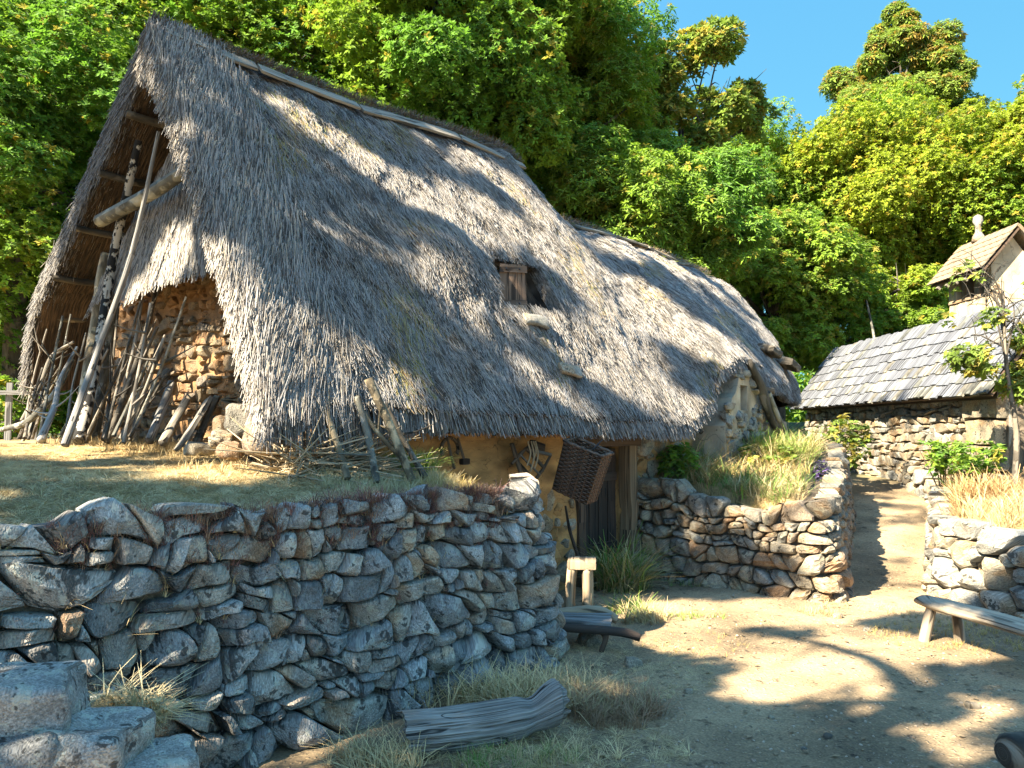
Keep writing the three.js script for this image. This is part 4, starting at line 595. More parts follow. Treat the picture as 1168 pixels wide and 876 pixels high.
{
  const G = 'wood leaning on the gable';
  branchThing('birch_pole', 'tall white and black birch pole leaning up to the gable', [onX(158, 160, 0.05), onX(128, 300, 0.0), onX(112, 400, -0.2), onX(90, 503, -0.55)], [0.035, 0.048, 0.05, 0.055], M.birch, { seed: 2 }, G);
  branchThing('straight_pole', 'long smooth blue-grey pole leaning in front of the birch pole', [onX(181, 150, -0.1), onX(150, 290, -0.2), onX(112, 400, -0.4), onX(74, 508, -0.75)], [0.016, 0.024, 0.03, 0.036], M.greyWood, { seed: 3, rough: 0.04 }, G);
  branchThing('peeled_trunk', 'thick peeled trunk with pale lit wood in the wood pile', [onX(120, 290, 0.2), onX(108, 380, 0.05), onX(92, 490, -0.2)], [0.055, 0.07, 0.085], M.tanBark, { seed: 4, rough: 0.2 }, G);
  branchThing('lichen_trunk', 'dark lichen-spotted trunk behind the peeled trunk', [onX(136, 300, 0.3), onX(122, 400, 0.2), onX(106, 500, 0.0)], [0.045, 0.06, 0.07], M.lichenBark, { seed: 5, rough: 0.2 }, G);
  branchThing('forked_stick', 'thin forked stick nearest the clay wall', [onX(174, 300, 0.3), onX(178, 325, 0.25), onX(160, 400, 0.05), onX(122, 505, -0.3)], [0.01, 0.018, 0.024, 0.028], M.bark, { seed: 6, twigs: 3 }, G);
  branchThing('thin_stick', 'slender straight stick beside the forked stick', [onX(166, 312, 0.3), onX(156, 380, 0.15), onX(128, 500, -0.1)], [0.01, 0.016, 0.02], M.oldWood, { seed: 7 }, G);
  branchThing('bleached_branch', 'bleached pale grey branch low on the left of the wood pile', [onX(88, 396, 0.0), onX(70, 430, -0.2), onX(62, 465, -0.4), onX(46, 502, -0.65)], [0.014, 0.024, 0.03, 0.036], mat([0.50, 0.49, 0.47], { map: woodMap }), { seed: 8, twigs: 4 }, G);
  branchThing('crooked_branch', 'crooked branch bent like an elbow left of the wood pile', [onX(84, 390, 0.1), onX(58, 408, 0.0), onX(46, 440, -0.1), onX(26, 480, -0.25)], [0.016, 0.022, 0.026, 0.03], M.oldWood, { seed: 9, twigs: 3 }, G);
  branchThing('lying_branch', 'long lichen-covered branch lying outward at the left edge', [onX(82, 410, 0.0), onX(62, 450, -0.2), onX(35, 478, -0.4), onX(2, 490, -0.5)], [0.03, 0.035, 0.035, 0.03], M.lichenBark, { seed: 10, twigs: 4 }, G);
  const R = rngOf(121);
  for (let k = 0; k < 30; k++) { const bx = 20 + R() * 130, top = bx + 15 + R() * 50, ty = 330 + R() * 110 + Math.max(0, 60 - bx) * 1.0, X = 0.35 - R() * 0.6; branchThing('pile_stick', 'brown stick stacked in the wood pile against the gable', [onX(top, ty, X), onX((bx + top) / 2 + R() * 8 - 4, (ty + 500) / 2, X - 0.12), onX(bx, 496 + R() * 10, X - 0.3)], [0.007 + 0.008 * R(), 0.013, 0.014 + 0.014 * R()], [M.bark, M.lichenBark, M.oldWood, M.bark][k % 4], { seed: 20 + k, twigs: 2 }, 'sticks of the wood pile'); }
  branchThing('short_log', 'short grey log propped low against the clay wall', [onX(196, 436, 0.35), onX(184, 470, 0.2), onX(170, 503, 0.0)], [0.035, 0.045, 0.045], M.greyWood, { seed: 51 }, G);
  branchThing('short_log', 'second short log, between the grey log and the plank', [onX(213, 456, 0.35), onX(200, 480, 0.22), onX(186, 506, 0.05)], [0.035, 0.04, 0.045], M.oldWood, { seed: 52 }, G);
  branchThing('dark_log', 'dark thin log leaning right of the plank by the stones', [onX(248, 452, 0.35), onX(236, 478, 0.25), onX(222, 510, 0.1)], [0.03, 0.035, 0.04], M.bark, { seed: 53 }, G);
  { const a = onX(238, 456, 0.3), b = onX(203, 512, -0.05), d = b.clone().sub(a), g = block(0.13, d.length(), 0.035, 0.006, 0.006, 7, [3, 8, 1]), [x, y, z] = frameAlong(d.clone().negate(), 0.6); g.applyMatrix4(basis(x, y, z, V3(0, d.length() / 2, 0).set(0, 0, 0).addScaledVector(d, -0.5))); solo('weathered_plank', g, M.oldWood, 'short weathered plank leaning by the stone heap', 'plank', G, [b.x, b.y, b.z]); }
  const rocks = [[282, 478, 58, 40, 'large grey boulder on top of the heap at the gable corner', 0], [256, 488, 34, 30, 'upright grey stone left of the large boulder', 1], [300, 498, 66, 44, 'broad brown boulder at the bottom right of the heap', 3], [258, 500, 30, 18, 'sunlit small stone in the middle of the heap', 2], [228, 514, 34, 16, 'low yellowish stone at the left end of the heap', 2], [262, 514, 40, 20, 'low stone at the front of the heap', 3], [246, 507, 22, 14, 'pebble-sized stone wedged in the heap', 2]];
  rocks.forEach(([px, py, w, h, label, m], i) => { const p = onX(px, py, 0.2 - 0.05 * i), k = -p.z / FOCAL; solo('boulder', block(w * k * 0.82, h * k * 0.95, w * k * 0.65, Math.min(w, h) * k * 0.36, 0.035, i + 3, [9, 7, 9], 6, -1.2), [M.tanStones[2], M.tanStones[1], M.tanStones[0], M.tanStones[4]][m], label, 'boulder', 'stones heaped at the gable', [p.x, p.y, p.z], i); });
  // props under the eave
  const props = [[[371, 468, 2.55], [384, 505, 2.68], [397, 546, 2.85], 0.020, 0.026, 'pale prop stick, leftmost of those under the eave', M.tanBark], [[408, 452, 2.62], [420, 500, 2.72], [430, 550, 2.88], 0.022, 0.028, 'greyish prop stick standing nearly upright under the eave', M.lichenBark], [[420, 432, 2.68], [446, 488, 2.78], [470, 548, 2.9], 0.034, 0.030, 'thickest pale prop pole leaning under the eave', M.tanBark], [[405, 455, 2.6], [426, 488, 2.7], [456, 520, 2.8], 0.016, 0.02, 'thin crooked prop stick crossing behind the thickest pole', M.tanBark], [[440, 460, 2.62], [462, 505, 2.72], [485, 545, 2.85], 0.02, 0.026, 'dark prop pole, rightmost under the eave', M.bark]];
  props.forEach(([a, b, c, r0, r1, label, m], i) => branchThing('prop_pole', label, [onZ(...a), onZ(...b), onZ(...c)], [r0, (r0 + r1) / 2, r1], m, { seed: 60 + i, twigs: 1 }, 'props under the eave'));
  // brushwood heap under the low eave
  const tw = new THREE.Group(), twig = tube([V3(0, 0, 0), V3(0.03, 0.5, 0.02), V3(0, 1, 0)], [0.9, 0.7, 0.35], { radial: 5, seg: 2, rough: 0 }), L = [];
  for (let k = 0; k < 420; k++) { const X = 0.1 + R() * 0.7, Z = 2.0 + R() * 0.6, p = fromHouse(X, 1.36 + R() * R() * 0.32, Z), d = V3(R() - 0.3, 0.35 * (R() - 0.35), R() - 0.6).normalize(), [x, y, z] = frameAlong(d, R() * 6), l = 0.25 + 0.4 * R(), w = 0.004 + 0.007 * R(), b = 0.7 + 0.5 * R(); L.push([new THREE.Matrix4().set(x.x * w, y.x * l, z.x * w, p.x, x.y * w, y.y * l, z.y * w, p.y, x.z * w, y.z * l, z.z * w, p.z, 0, 0, 0, 1), colr(0.36 * b, 0.29 * b, 0.19 * b)]); }
  stuff('brushwood', twig, mat([1, 1, 1]), L, scene, 'tangled heap of thin dry twigs under the low eave', 'brushwood');
}
// ---------------------------------------------------------------- things on and by the front wall
{ // wicker pannier hung under the eave
  const c = at(663, 538, 7.75), b = thing('wicker_basket', 'dark brown wicker pannier hanging tilted under the eave', 'basket', [c.x, c.y, c.z]);
  const w = 0.40, h = 0.50, d = 0.26, corner = 0.05;
  const rect = (k, grow) => { const P = [], n = 72; for (let i = 0; i < n; i++) { const th = i / n * Math.PI * 2, cx = Math.cos(th), sy = Math.sin(th), p = 14, r = Math.pow(Math.pow(Math.abs(cx), p) + Math.pow(Math.abs(sy), p), -1 / p), wv = 0.006 * ((i + k) % 4 < 2 ? 1 : -1); P.push(V3(cx * r * (w / 2 * grow + wv), 0, sy * r * (d / 2 * grow + wv))); } return P; };
  const rings = []; for (let k = 0; k < 26; k++) { const y = -h / 2 + (k + 0.5) * h / 26, P = rect((k % 2) * 2, lerp(0.93, 1.02, k / 25)).map((p) => p.setY(y)), curve = new THREE.CatmullRomCurve3(P, true); rings.push(new THREE.TubeGeometry(curve, 144, 0.0105, 5, true)); }
  const body = part('woven_side', joined(rings), M.wicker, b); body.userData.kind = 'stuff';
  for (let k = 0; k < 36; k += 1) { const P = rect(0, 1); const p = P[k * 2]; part('stake', tube([V3(p.x * 0.95, -h / 2, p.z * 0.95), V3(p.x * 1.02, h / 2 + 0.01, p.z * 1.02)], [0.007, 0.006], { radial: 5, rough: 0 }), M.wicker, b); }
  part('rim', new THREE.TubeGeometry(new THREE.CatmullRomCurve3(rect(0, 1.04).map((p) => p.setY(h / 2 + 0.01)), true), 120, 0.017, 7, true), M.wicker, b);
  part('basket_base', moved(block(w * 0.9, 0.03, d * 0.9, 0.012, 0.003, 3), 0, -h / 2 + 0.01, 0), M.wicker, b);
  part('hanging_strap', tube([V3(0.05, h / 2, 0), V3(0.1, h / 2 + 0.12, -0.05)], [0.008, 0.008], { radial: 5 }), M.iron, b);
  b.rotation.order = 'YXZ'; b.rotation.set(0.10, -0.55, -0.36);
}
{ // wooden pack frame with ropes, and an old collar, hung on the clay wall
  const Z = 2.14, o = onZ(600, 526, Z), f = thing('wooden_frame', 'old wooden pack frame hung with ropes left of the basket', 'frame', [o.x, o.y, o.z], Math.PI / 4);
  const bar = (a, b, r, m = M.tools) => part('frame_bar', tube([V3(...a), V3(...b)], [r, r * 0.9], { radial: 6, seed: r * 99 }), m, f);
  bar([-0.16, 0.02, 0.0], [0.1, -0.2, 0.02], 0.022); bar([-0.05, 0.13, 0.05], [0.2, -0.07, 0.06], 0.02); bar([-0.16, 0.02, 0], [-0.05, 0.13, 0.05], 0.018); bar([0.1, -0.2, 0.02], [0.2, -0.07, 0.06], 0.018); bar([0.0, 0.11, 0.06], [0.26, 0.06, 0.1], 0.02, M.oldWood); bar([0.2, -0.07, 0.06], [0.26, 0.06, 0.1], 0.016); bar([-0.2, 0.18, 0], [-0.1, -0.1, 0.02], 0.026); bar([-0.12, 0.07, 0.03], [0.15, -0.14, 0.05], 0.012, M.oldWood); bar([-0.22, -0.02, 0.02], [0.02, 0.16, 0.03], 0.015);
  for (const [x, l] of [[-0.08, 0.24], [-0.03, 0.3], [0.0, 0.2], [0.03, 0.27]]) part('rope', tube([V3(x, 0.2, 0.1), V3(x + 0.02, 0.2 - l * 0.5, 0.12), V3(x - 0.01, 0.2 - l, 0.1)], [0.009, 0.009], { radial: 5 }), M.rope, f);
  part('frame_board', moved(block(0.22, 0.1, 0.05, 0.02, 0.01, 5), 0.1, 0.15, 0.06, 0, 0, -0.2), M.darkWood, f);
  const q = onZ(513, 512, 2.13), y = thing('harness_collar', 'dark harness collar hung at the left end of the front wall', 'harness', [q.x, q.y, q.z], Math.PI / 4);
  part('collar_hoop', new THREE.TorusGeometry(0.1, 0.018, 7, 20, 4.2).rotateZ(-0.5), M.tools, y); part('collar_strap', tube([V3(-0.05, 0.12, 0.02), V3(-0.02, -0.05, 0.04), V3(0.03, -0.18, 0.03)], [0.012, 0.014], { radial: 5 }), M.tools, y); part('collar_strap', tube([V3(0.08, 0.1, 0.02), V3(0.12, -0.05, 0.04), V3(0.16, -0.14, 0.03)], [0.012, 0.014], { radial: 5 }), M.tools, y); part('collar_block', moved(block(0.09, 0.06, 0.06, 0.01, 0.005, 3), 0.16, -0.12, 0.03), M.darkWood, y);
  branchThing('leaning_stick', 'dark stick leaning on the wall left of the doorway', [onZ(645, 577, 2.12), onZ(650, 605, 2.2), onZ(661, 640, 2.3)], [0.012, 0.018, 0.02], M.blackWood, { seed: 81 });
}
{ // trestle stool beside the end of the terrace wall
  const p = onLand(664, 702), s = thing('trestle_stool', 'pale wooden stool at the end of the grey terrace wall', 'stool', [p.x, p.y, p.z], -0.1);
  part('seat', moved(block(0.27, 0.075, 0.34, 0.015, 0.006, 3, [5, 2, 5]), 0.0, 0.475, -0.02), M.paleWood, s);
  for (const [x, z, tx] of [[0.045, 0.12, 0.06], [-0.09, 0.12, -0.12], [0.06, -0.16, 0.09], [-0.08, -0.16, -0.1]]) part('leg', tube([V3(x, 0.45, z * 0.85), V3((x + tx) / 2 - 0.008, 0.24, z), V3(tx * 0.9 - 0.015, 0, z * 1.15)], [0.042, 0.038, 0.036], { radial: 8, seed: x * 50 + 7, rough: 0.06 }), M.paleWood, s);
  // old barrow
  const q = onLand(690, 738), b = thing('hand_barrow', 'grey slatted hand barrow with worn handles in front of the stool', 'barrow', [q.x, q.y, q.z], -0.12);
  for (let k = 0; k < 4; k++) part('slat', moved(block(0.55, 0.025, 0.075, 0.006, 0.004, k + 3, [6, 1, 2]), -0.22, 0.205 + 0.002 * k, 0.1 - k * 0.085), M.greyWood, b);
  part('handle', tube([V3(-0.5, 0.18, 0.14), V3(0.0, 0.165, 0.15), V3(0.17, 0.15, 0.16), V3(0.27, 0.12, 0.17)], [0.032, 0.034, 0.036, 0.03], { radial: 9, seed: 4 }), M.blackWood, b, 'dark worn handle with a rounded end');
  part('handle', tube([V3(-0.5, 0.2, -0.2), V3(-0.05, 0.23, -0.2), V3(0.1, 0.17, -0.19)], [0.03, 0.045, 0.035], { radial: 9, seed: 5 }), M.paleWood, b, 'pale handle');
  part('leg', tube([V3(0.02, 0.18, 0.13), V3(0.0, 0.08, 0.14), V3(-0.03, 0, 0.14)], [0.022, 0.02], { radial: 7, seed: 6 }), M.darkWood, b); part('leg', tube([V3(0.0, 0.18, -0.18), V3(-0.02, 0, -0.18)], [0.022, 0.02], { radial: 7, seed: 7 }), M.darkWood, b);
  part('leg', tube([V3(-0.45, 0.18, -0.05), V3(-0.45, 0, -0.05)], [0.03, 0.03], { radial: 7, seed: 7 }), M.darkWood, b);
}
{ // weathered log on the ground before the wall
  const a = onLand(462, 862), b = onLand(640, 838); a.y += 0.11; b.y += 0.14; const d = b.clone().sub(a), N = 60, K = 96, pos = [], uv = [], idx = [], up = V3(0, 1, 0), side = d.clone().cross(up).normalize(), Lg = d.length();
  const axis = (t) => a.clone().addScaledVector(d, t).add(V3(0, 0.05 * sstep(0.75, 1, t) - 0.02 * Math.sin(t * 3), 0)).sub(a);
  const groove = (th, t) => 0.12 * noise3(Math.cos(th) * 1.3, Math.sin(th) * 1.3, t * 1.6 + 3) + 0.05 * noise3(Math.cos(th) * 9, Math.sin(th) * 9, t * 2.4) - 0.16 * sstep(0.45, 0.75, noise3(Math.cos(th) * 4 + 5, Math.sin(th) * 4, t * 1.6 + 9)) + 0.035 * noise3(Math.cos(th) * 20, Math.sin(th) * 20, t * 5) - 0.08 * sstep(0.5, 0.8, noise3(Math.cos(th) * 14 + 2, Math.sin(th) * 14, t * 3.5 + 4)) + 0.02 * noise3(Math.cos(th) * 3, Math.sin(th) * 3, t * 9);
  for (let i = 0; i <= N; i++) { const t = i / N, c = axis(t), r = (lerp(0.125, 0.11, t)) * (1 - 0.35 * Math.exp(-Math.pow((t - 0.80) / 0.06, 2)) * 0.6 + 0.1 * sstep(0.85, 0.97, t)) * (t > 0.97 ? 0.82 : 1);
    for (let j = 0; j <= K; j++) { const th = j / K * Math.PI * 2, rr = r * (1 + groove(th, t)), jag = i === 0 ? 0.06 * noise3(Math.cos(th) * 3, Math.sin(th) * 3, 1) : i === N ? 0.03 * noise3(Math.cos(th) * 3, Math.sin(th) * 3, 7) : 0; const p = c.clone().addScaledVector(side, Math.cos(th) * rr).addScaledVector(up, Math.sin(th) * rr * 0.95).addScaledVector(d, jag / Lg); pos.push(p.x, p.y, p.z); uv.push(th / 6.28 * 1.0, t * Lg * 0.9); } }
  const K1 = K + 1; for (let i = 0; i < N; i++) for (let j = 0; j < K; j++) { const q = i * K1 + j; idx.push(q, q + K1, q + 1, q + 1, q + K1, q + K1 + 1); }
  for (const [i, deep] of [[0, 0.16], [N, -0.01]]) { const ring = pos.length / 3, c = axis(i / N); for (let j = 0; j <= K; j++) { const th = j / K * Math.PI * 2, rr = 0.075 * (1 + 0.3 * noise3(Math.cos(th) * 2, Math.sin(th) * 2, i + 4)) * (i ? 0.5 : 1), p = c.clone().addScaledVector(side, Math.cos(th) * rr).addScaledVector(up, Math.sin(th) * rr).addScaledVector(d, (deep + 0.02 * noise3(Math.cos(th) * 4, Math.sin(th) * 4, 2)) / Lg * (i ? 1 : 0.6)); pos.push(p.x, p.y, p.z); uv.push(th / 6.28, 0.3); } const ce = pos.length / 3, p = c.clone().addScaledVector(d, deep / Lg); pos.push(p.x, p.y, p.z); uv.push(0.5, 0.5); for (let j = 0; j < K; j++) { const q = i * K1 + j, s = ring + j; idx.push(q, q + 1, s, q + 1, s + 1, s, s, s + 1, ce); } }
  let g = new THREE.BufferGeometry(); g.setAttribute('position', new THREE.Float32BufferAttribute(pos, 3)); g.setAttribute('uv', new THREE.Float32BufferAttribute(uv, 2)); g.setIndex(idx); g = toCreasedNormals(g, 0.8);
  solo('weathered_log', g, M.logWood, 'cracked hollow-ended grey log lying before the grey wall', 'log', undefined, [a.x, a.y, a.z]);
}
{ // step stones in the near left corner
  const stones = [[14, 826, 3.0, 0.42, 0.36, 0.36, 0.05, 'grey step stone at the lower left edge, higher of the two big blocks', 0], [92, 878, 3.02, 0.42, 0.36, 0.40, -0.15, 'big squared granite step block at the bottom left', 2], [-30, 900, 2.9, 0.6, 0.4, 0.5, 0.2, 'rough stone under the left step stone', 4], [178, 892, 3.1, 0.30, 0.22, 0.34, 0.2, 'flat grey stone right of the big step block', 2], [55, 985, 3.0, 0.95, 0.5, 0.6, 0.0, 'wide base stone under the step blocks', 4]];
  stones.forEach(([px, py, D, w, h, d, r, label, m], i) => { const p = at(px, py, D); if (i > 1) p.y = Math.min(p.y, 0.4); solo('step_stone', block(w, h, d, 0.045, 0.03, i * 3 + 2, [16, 14, 16], 5, -1.15), M.greyStones[m], label, 'step stone', 'step stones', [p.x, p.y, p.z], r + 0.25); });
}
function logBench(label, a, b, w, hgt, m) {
  const d = b.clone().sub(a); d.y = 0; const L = d.length(), s = thing('log_bench', label, 'bench', [a.x, a.y, a.z], Math.atan2(-d.z, d.x));
  const pts = [], rad = []; for (let i = 0; i <= 8; i++) { pts.push(V3(i / 8 * L, hgt - 0.04 + 0.012 * noise3(i * 0.7, 3, a.x), 0.015 * noise3(i * 0.8, 7, a.x))); rad.push(w / 2 * (i === 0 ? 0.8 : 1)); }
  part('seat', tube(pts, rad, { radial: 14, flat: 1, rough: 0.1, seed: a.x + 5, seg: 3 }).applyMatrix4(new THREE.Matrix4().makeTranslation(0, hgt - 0.04, 0).multiply(new THREE.Matrix4().makeScale(1, 0.34, 1)).multiply(new THREE.Matrix4().makeTranslation(0, -(hgt - 0.04), 0))), m, s);
  for (const [x, z] of [[0.16, 0.07], [0.24, -0.08], [L - 0.25, 0.07], [L - 0.2, -0.08]]) part('leg', tube([V3(x, hgt - 0.05, z), V3(x - 0.01, hgt * 0.5, z * 1.4), V3(x + (x < L / 2 ? -0.04 : 0.04), -0.03, z * 1.9)], [0.036, 0.04, 0.042], { radial: 8, seed: x * 9 + z }), m, s);
}
{
  const a = at(1054, 680, 6.55), b = at(1180, 708, 5.55), k = b.clone().sub(a); a.y = 0.0; const e = a.clone().addScaledVector(k, 1.7); e.y = 0;
  logBench('rustic split-log bench in front of the low pale wall', a, e, 0.27, 0.35, mat([0.50, 0.42, 0.32], { map: woodMap, bumpMap: woodBump, bumpScale: 0.012 }));
  const c = at(1143, 845, 3.35), q = thing('round_log', 'end of a brown round log seat at the lower right corner', 'log', [c.x, 0, c.z], 0.2);
  part('log_body', tube([V3(0, 0.36, 0), V3(0.04, 0.36, 0), V3(0.7, 0.37, 0.02), V3(1.4, 0.36, 0)], [0.045, 0.078, 0.08, 0.08], { radial: 16, rough: 0.06, seed: 4 }), M.bark, q); for (const x of [0.16, 1.2]) part('log_support', moved(block(0.14, 0.32, 0.16, 0.03, 0.02, 5, [4, 5, 4]), x, 0.15, 0), M.bark, q);
}
{ // loose bits on the trodden ground
  const R = rngOf(211); [[1110, 808, 0.05], [945, 842, 0.035], [917, 855, 0.02], [785, 790, 0.04], [760, 672, 0.05], [722, 760, 0.09], [672, 734, 0.12], [745, 812, 0.03], [880, 820, 0.025], [1040, 842, 0.02], [700, 770, 0.05], [1010, 735, 0.03], [990, 720, 0.05], [955, 705, 0.06], [860, 870, 0.02]].forEach(([px, py, r], i) => { const p = onLand(px, py); solo('pebble', block(r * 1.6, r, r * 1.3, r * 0.45, r * 0.2, i + 2, [5, 4, 5], 12, -1.2), i < 2 ? M.bark : M.tanStones[i % 5], 'small loose stone on the trodden ground', 'pebble', 'pebbles on the ground', [p.x, p.y + r * 0.2, p.z], i); });
}

// ---------------------------------------------------------------- leaves and trees
function leafSpray(n, len, wid, droop, seed) {   // a spray of folded lance-shaped leaves round a twig tip
  const R = rngOf(seed), pos = [], idx = [];
  for (let k = 0; k < n; k++) {
    const th = k / n * Math.PI * 2 + R() * 0.8, el = (R() - 0.4) * 1.3, d = V3(Math.cos(th) * Math.cos(el), Math.sin(el) + 0.15, Math.sin(th) * Math.cos(el)).normalize(), side = d.clone().cross(V3(R() - 0.5, 1, R() - 0.5)).normalize(), up = side.clone().cross(d), L = len * (0.7 + 0.5 * R()), w = wid * (0.8 + 0.4 * R()), b = d.clone().multiplyScalar(len * 0.12), o = pos.length / 3;
    const q = (f, s, u) => { const v = b.clone().addScaledVector(d, L * f).addScaledVector(side, w * s).addScaledVector(up, u * L).add(V3(0, -droop * f * f * L, 0)); pos.push(v.x, v.y, v.z); };
    q(0, 0, 0); q(0.42, -0.5, 0.05); q(0.45, 0, 0); q(0.42, 0.5, 0.05); q(1, 0, -0.04);
    idx.push(o, o + 2, o + 1, o, o + 3, o + 2, o + 1, o + 2, o + 4, o + 2, o + 3, o + 4);
  }
  const g = new THREE.BufferGeometry(); g.setAttribute('position', new THREE.Float32BufferAttribute(pos, 3)); g.setIndex(idx); g.computeVertexNormals(); return g;
}
const SPRAYS = [leafSpray(12, 0.165, 0.075, 0.18, 3), leafSpray(11, 0.19, 0.07, 0.25, 5), leafSpray(13, 0.14, 0.075, 0.12, 13)], ROUND_SPRAY = leafSpray(9, 0.13, 0.09, 0.3, 7), DENSE_SPRAY = leafSpray(14, 0.26, 0.10, 0.3, 9);
const PALETTE = {
  chestnut: (R, n) => { const b = 0.75 + 0.5 * R(); if (R() < 0.04 + 0.06 * n) return colr(0.36 * b, 0.32 * b, 0.04 * b); return colr((0.125 + 0.08 * n) * b, (0.265 + 0.06 * n) * b, 0.026 * b); },
  yellow: (R, n) => { const b = 0.8 + 0.45 * R(); if (R() < 0.05 + 0.08 * n) return colr(0.40 * b, 0.33 * b, 0.03 * b); return colr((0.18 + 0.09 * n) * b, (0.29 + 0.05 * n) * b, 0.02 * b); },
  autumn: (R, n) => { const b = 0.8 + 0.4 * R(); if (R() < 0.12 + 0.2 * n) return colr(0.34 * b, 0.24 * b, 0.04 * b); return colr(0.18 * b, 0.26 * b, 0.03 * b); },
  olive: (R, n) => { const b = 0.8 + 0.45 * R(); if (R() < 0.25) return colr(0.36 * b, 0.31 * b, 0.05 * b); return colr(0.17 * b, 0.25 * b, 0.035 * b); },
};
function tree(name, label, { base, centre, r, n, palette, seed, lobes = 34, spray = SPRAYS[seed % 3], scale = 1, trunkR = 0.22, sparse = 0, keep, cone = 0, group, limbs = 12, bare = 0, fill = 0.25, lobeR = 0.36 }) {
  const R = rngOf(seed * 13 + 1), g = thing(name, label, 'tree', [base.x, base.y, base.z], 0, group), c = centre.clone().sub(base), list = [], L = [];
  for (let k = 0; k < lobes; k++) { const u = R() * 2 - 1, th = R() * 6.2832, q = Math.sqrt(1 - u * u), rad = 0.45 + 0.45 * R(), pinch = cone ? lerp(1, 1 - 0.8 * clamp((u * rad + 0.6) / 1.5), cone) : 1; L.push({ p: V3(c.x + q * Math.cos(th) * r.x * rad * pinch, c.y + u * r.y * rad, c.z + q * Math.sin(th) * r.z * rad * pinch), k: lobeR * (0.7 + 0.6 * R()) * pinch }); }
  const m3 = Math.min(r.x, r.y, r.z);
  for (let i = 0; i < n; i++) {
    const l = L[Math.floor(R() * lobes)], u = R() * 2 - 1, th = R() * 6.2832, q = Math.sqrt(1 - u * u), rad = R() < fill ? Math.cbrt(R()) : 0.75 + 0.3 * R(), o = V3(q * Math.cos(th), u * 0.75, q * Math.sin(th)), p = l.p.clone().addScaledVector(o, l.k * rad * m3);
    if (sparse && noise3(p.x * 1.1 + seed, p.y * 1.1, p.z * 1.1) < sparse) continue;
    if (keep && !keep(p.clone().add(base), R)) continue;
    const up = o.clone().multiplyScalar(0.5).add(V3((R() - 0.5) * 0.5, 0.8, (R() - 0.5) * 0.5)).normalize(), [x, y, z] = frameAlong(up, R() * 6.28), s = scale * (0.75 + 0.5 * R()), nn = clamp(0.5 + 1.4 * noise3(p.x * 0.55 + seed * 3, p.y * 0.55, p.z * 0.55));
    list.push([basis(x, y, z, p, s, s, s), PALETTE[palette](R, nn)]);
  }
  const top = V3(c.x * 0.9, c.y + r.y * 0.35, c.z * 0.9), trunk = [tube([V3(0, -0.3, 0), V3(c.x * 0.15 + 0.1, c.y * 0.35, c.z * 0.15), V3(c.x * 0.6, c.y * 0.75, c.z * 0.6), top], [trunkR * 1.25, trunkR, trunkR * 0.7, trunkR * 0.18], { radial: 9, seed, rough: 0.08 })];
  const limb = L.slice(0, limbs + bare); limb.forEach((l, k) => { const t = 0.35 + 0.5 * R(), f = V3(lerp(c.x * 0.2, top.x, t), lerp(c.y * 0.45, top.y, t), lerp(c.z * 0.2, top.z, t)), e = k < bare ? l.p.clone().sub(c).multiplyScalar(1.35).add(c) : l.p, mid = f.clone().lerp(e, 0.5).add(V3((R() - 0.5) * 0.5, 0.15 + 0.25 * R(), (R() - 0.5) * 0.5)); trunk.push(tube([f, mid, e], [trunkR * 0.38, trunkR * 0.22, Math.min(0.018, trunkR * 0.15)], { radial: 6, seed: k, seg: 3 }));
    for (let j = 0; j < 5; j++) { const a = mid.clone().lerp(e, 0.2 + 0.8 * R()), b = a.clone().add(V3(R() - 0.5, R() - 0.35, R() - 0.5).multiplyScalar((k < bare ? 1.3 : 1.5) * Math.min(1, r.x / 2))); trunk.push(tube([a, a.clone().lerp(b, 0.5).add(V3(0, 0.08, 0)), b], [Math.min(0.025, trunkR * 0.2), Math.min(0.014, trunkR * 0.13), Math.min(0.006, trunkR * 0.07)], { radial: 4, seed: j, seg: 2 })); } });
  part('trunk', joined(trunk), M.bark, g);
  if (list.length) stuff('crown', spray, M.leaf, list, g);
  return g;
}
const ground = (x, D) => V3(x, landHeight(x, D), -D);
const under = (px, py, D, dx = 0) => { const p = at(px, py, D); return ground(p.x + dx, D); };
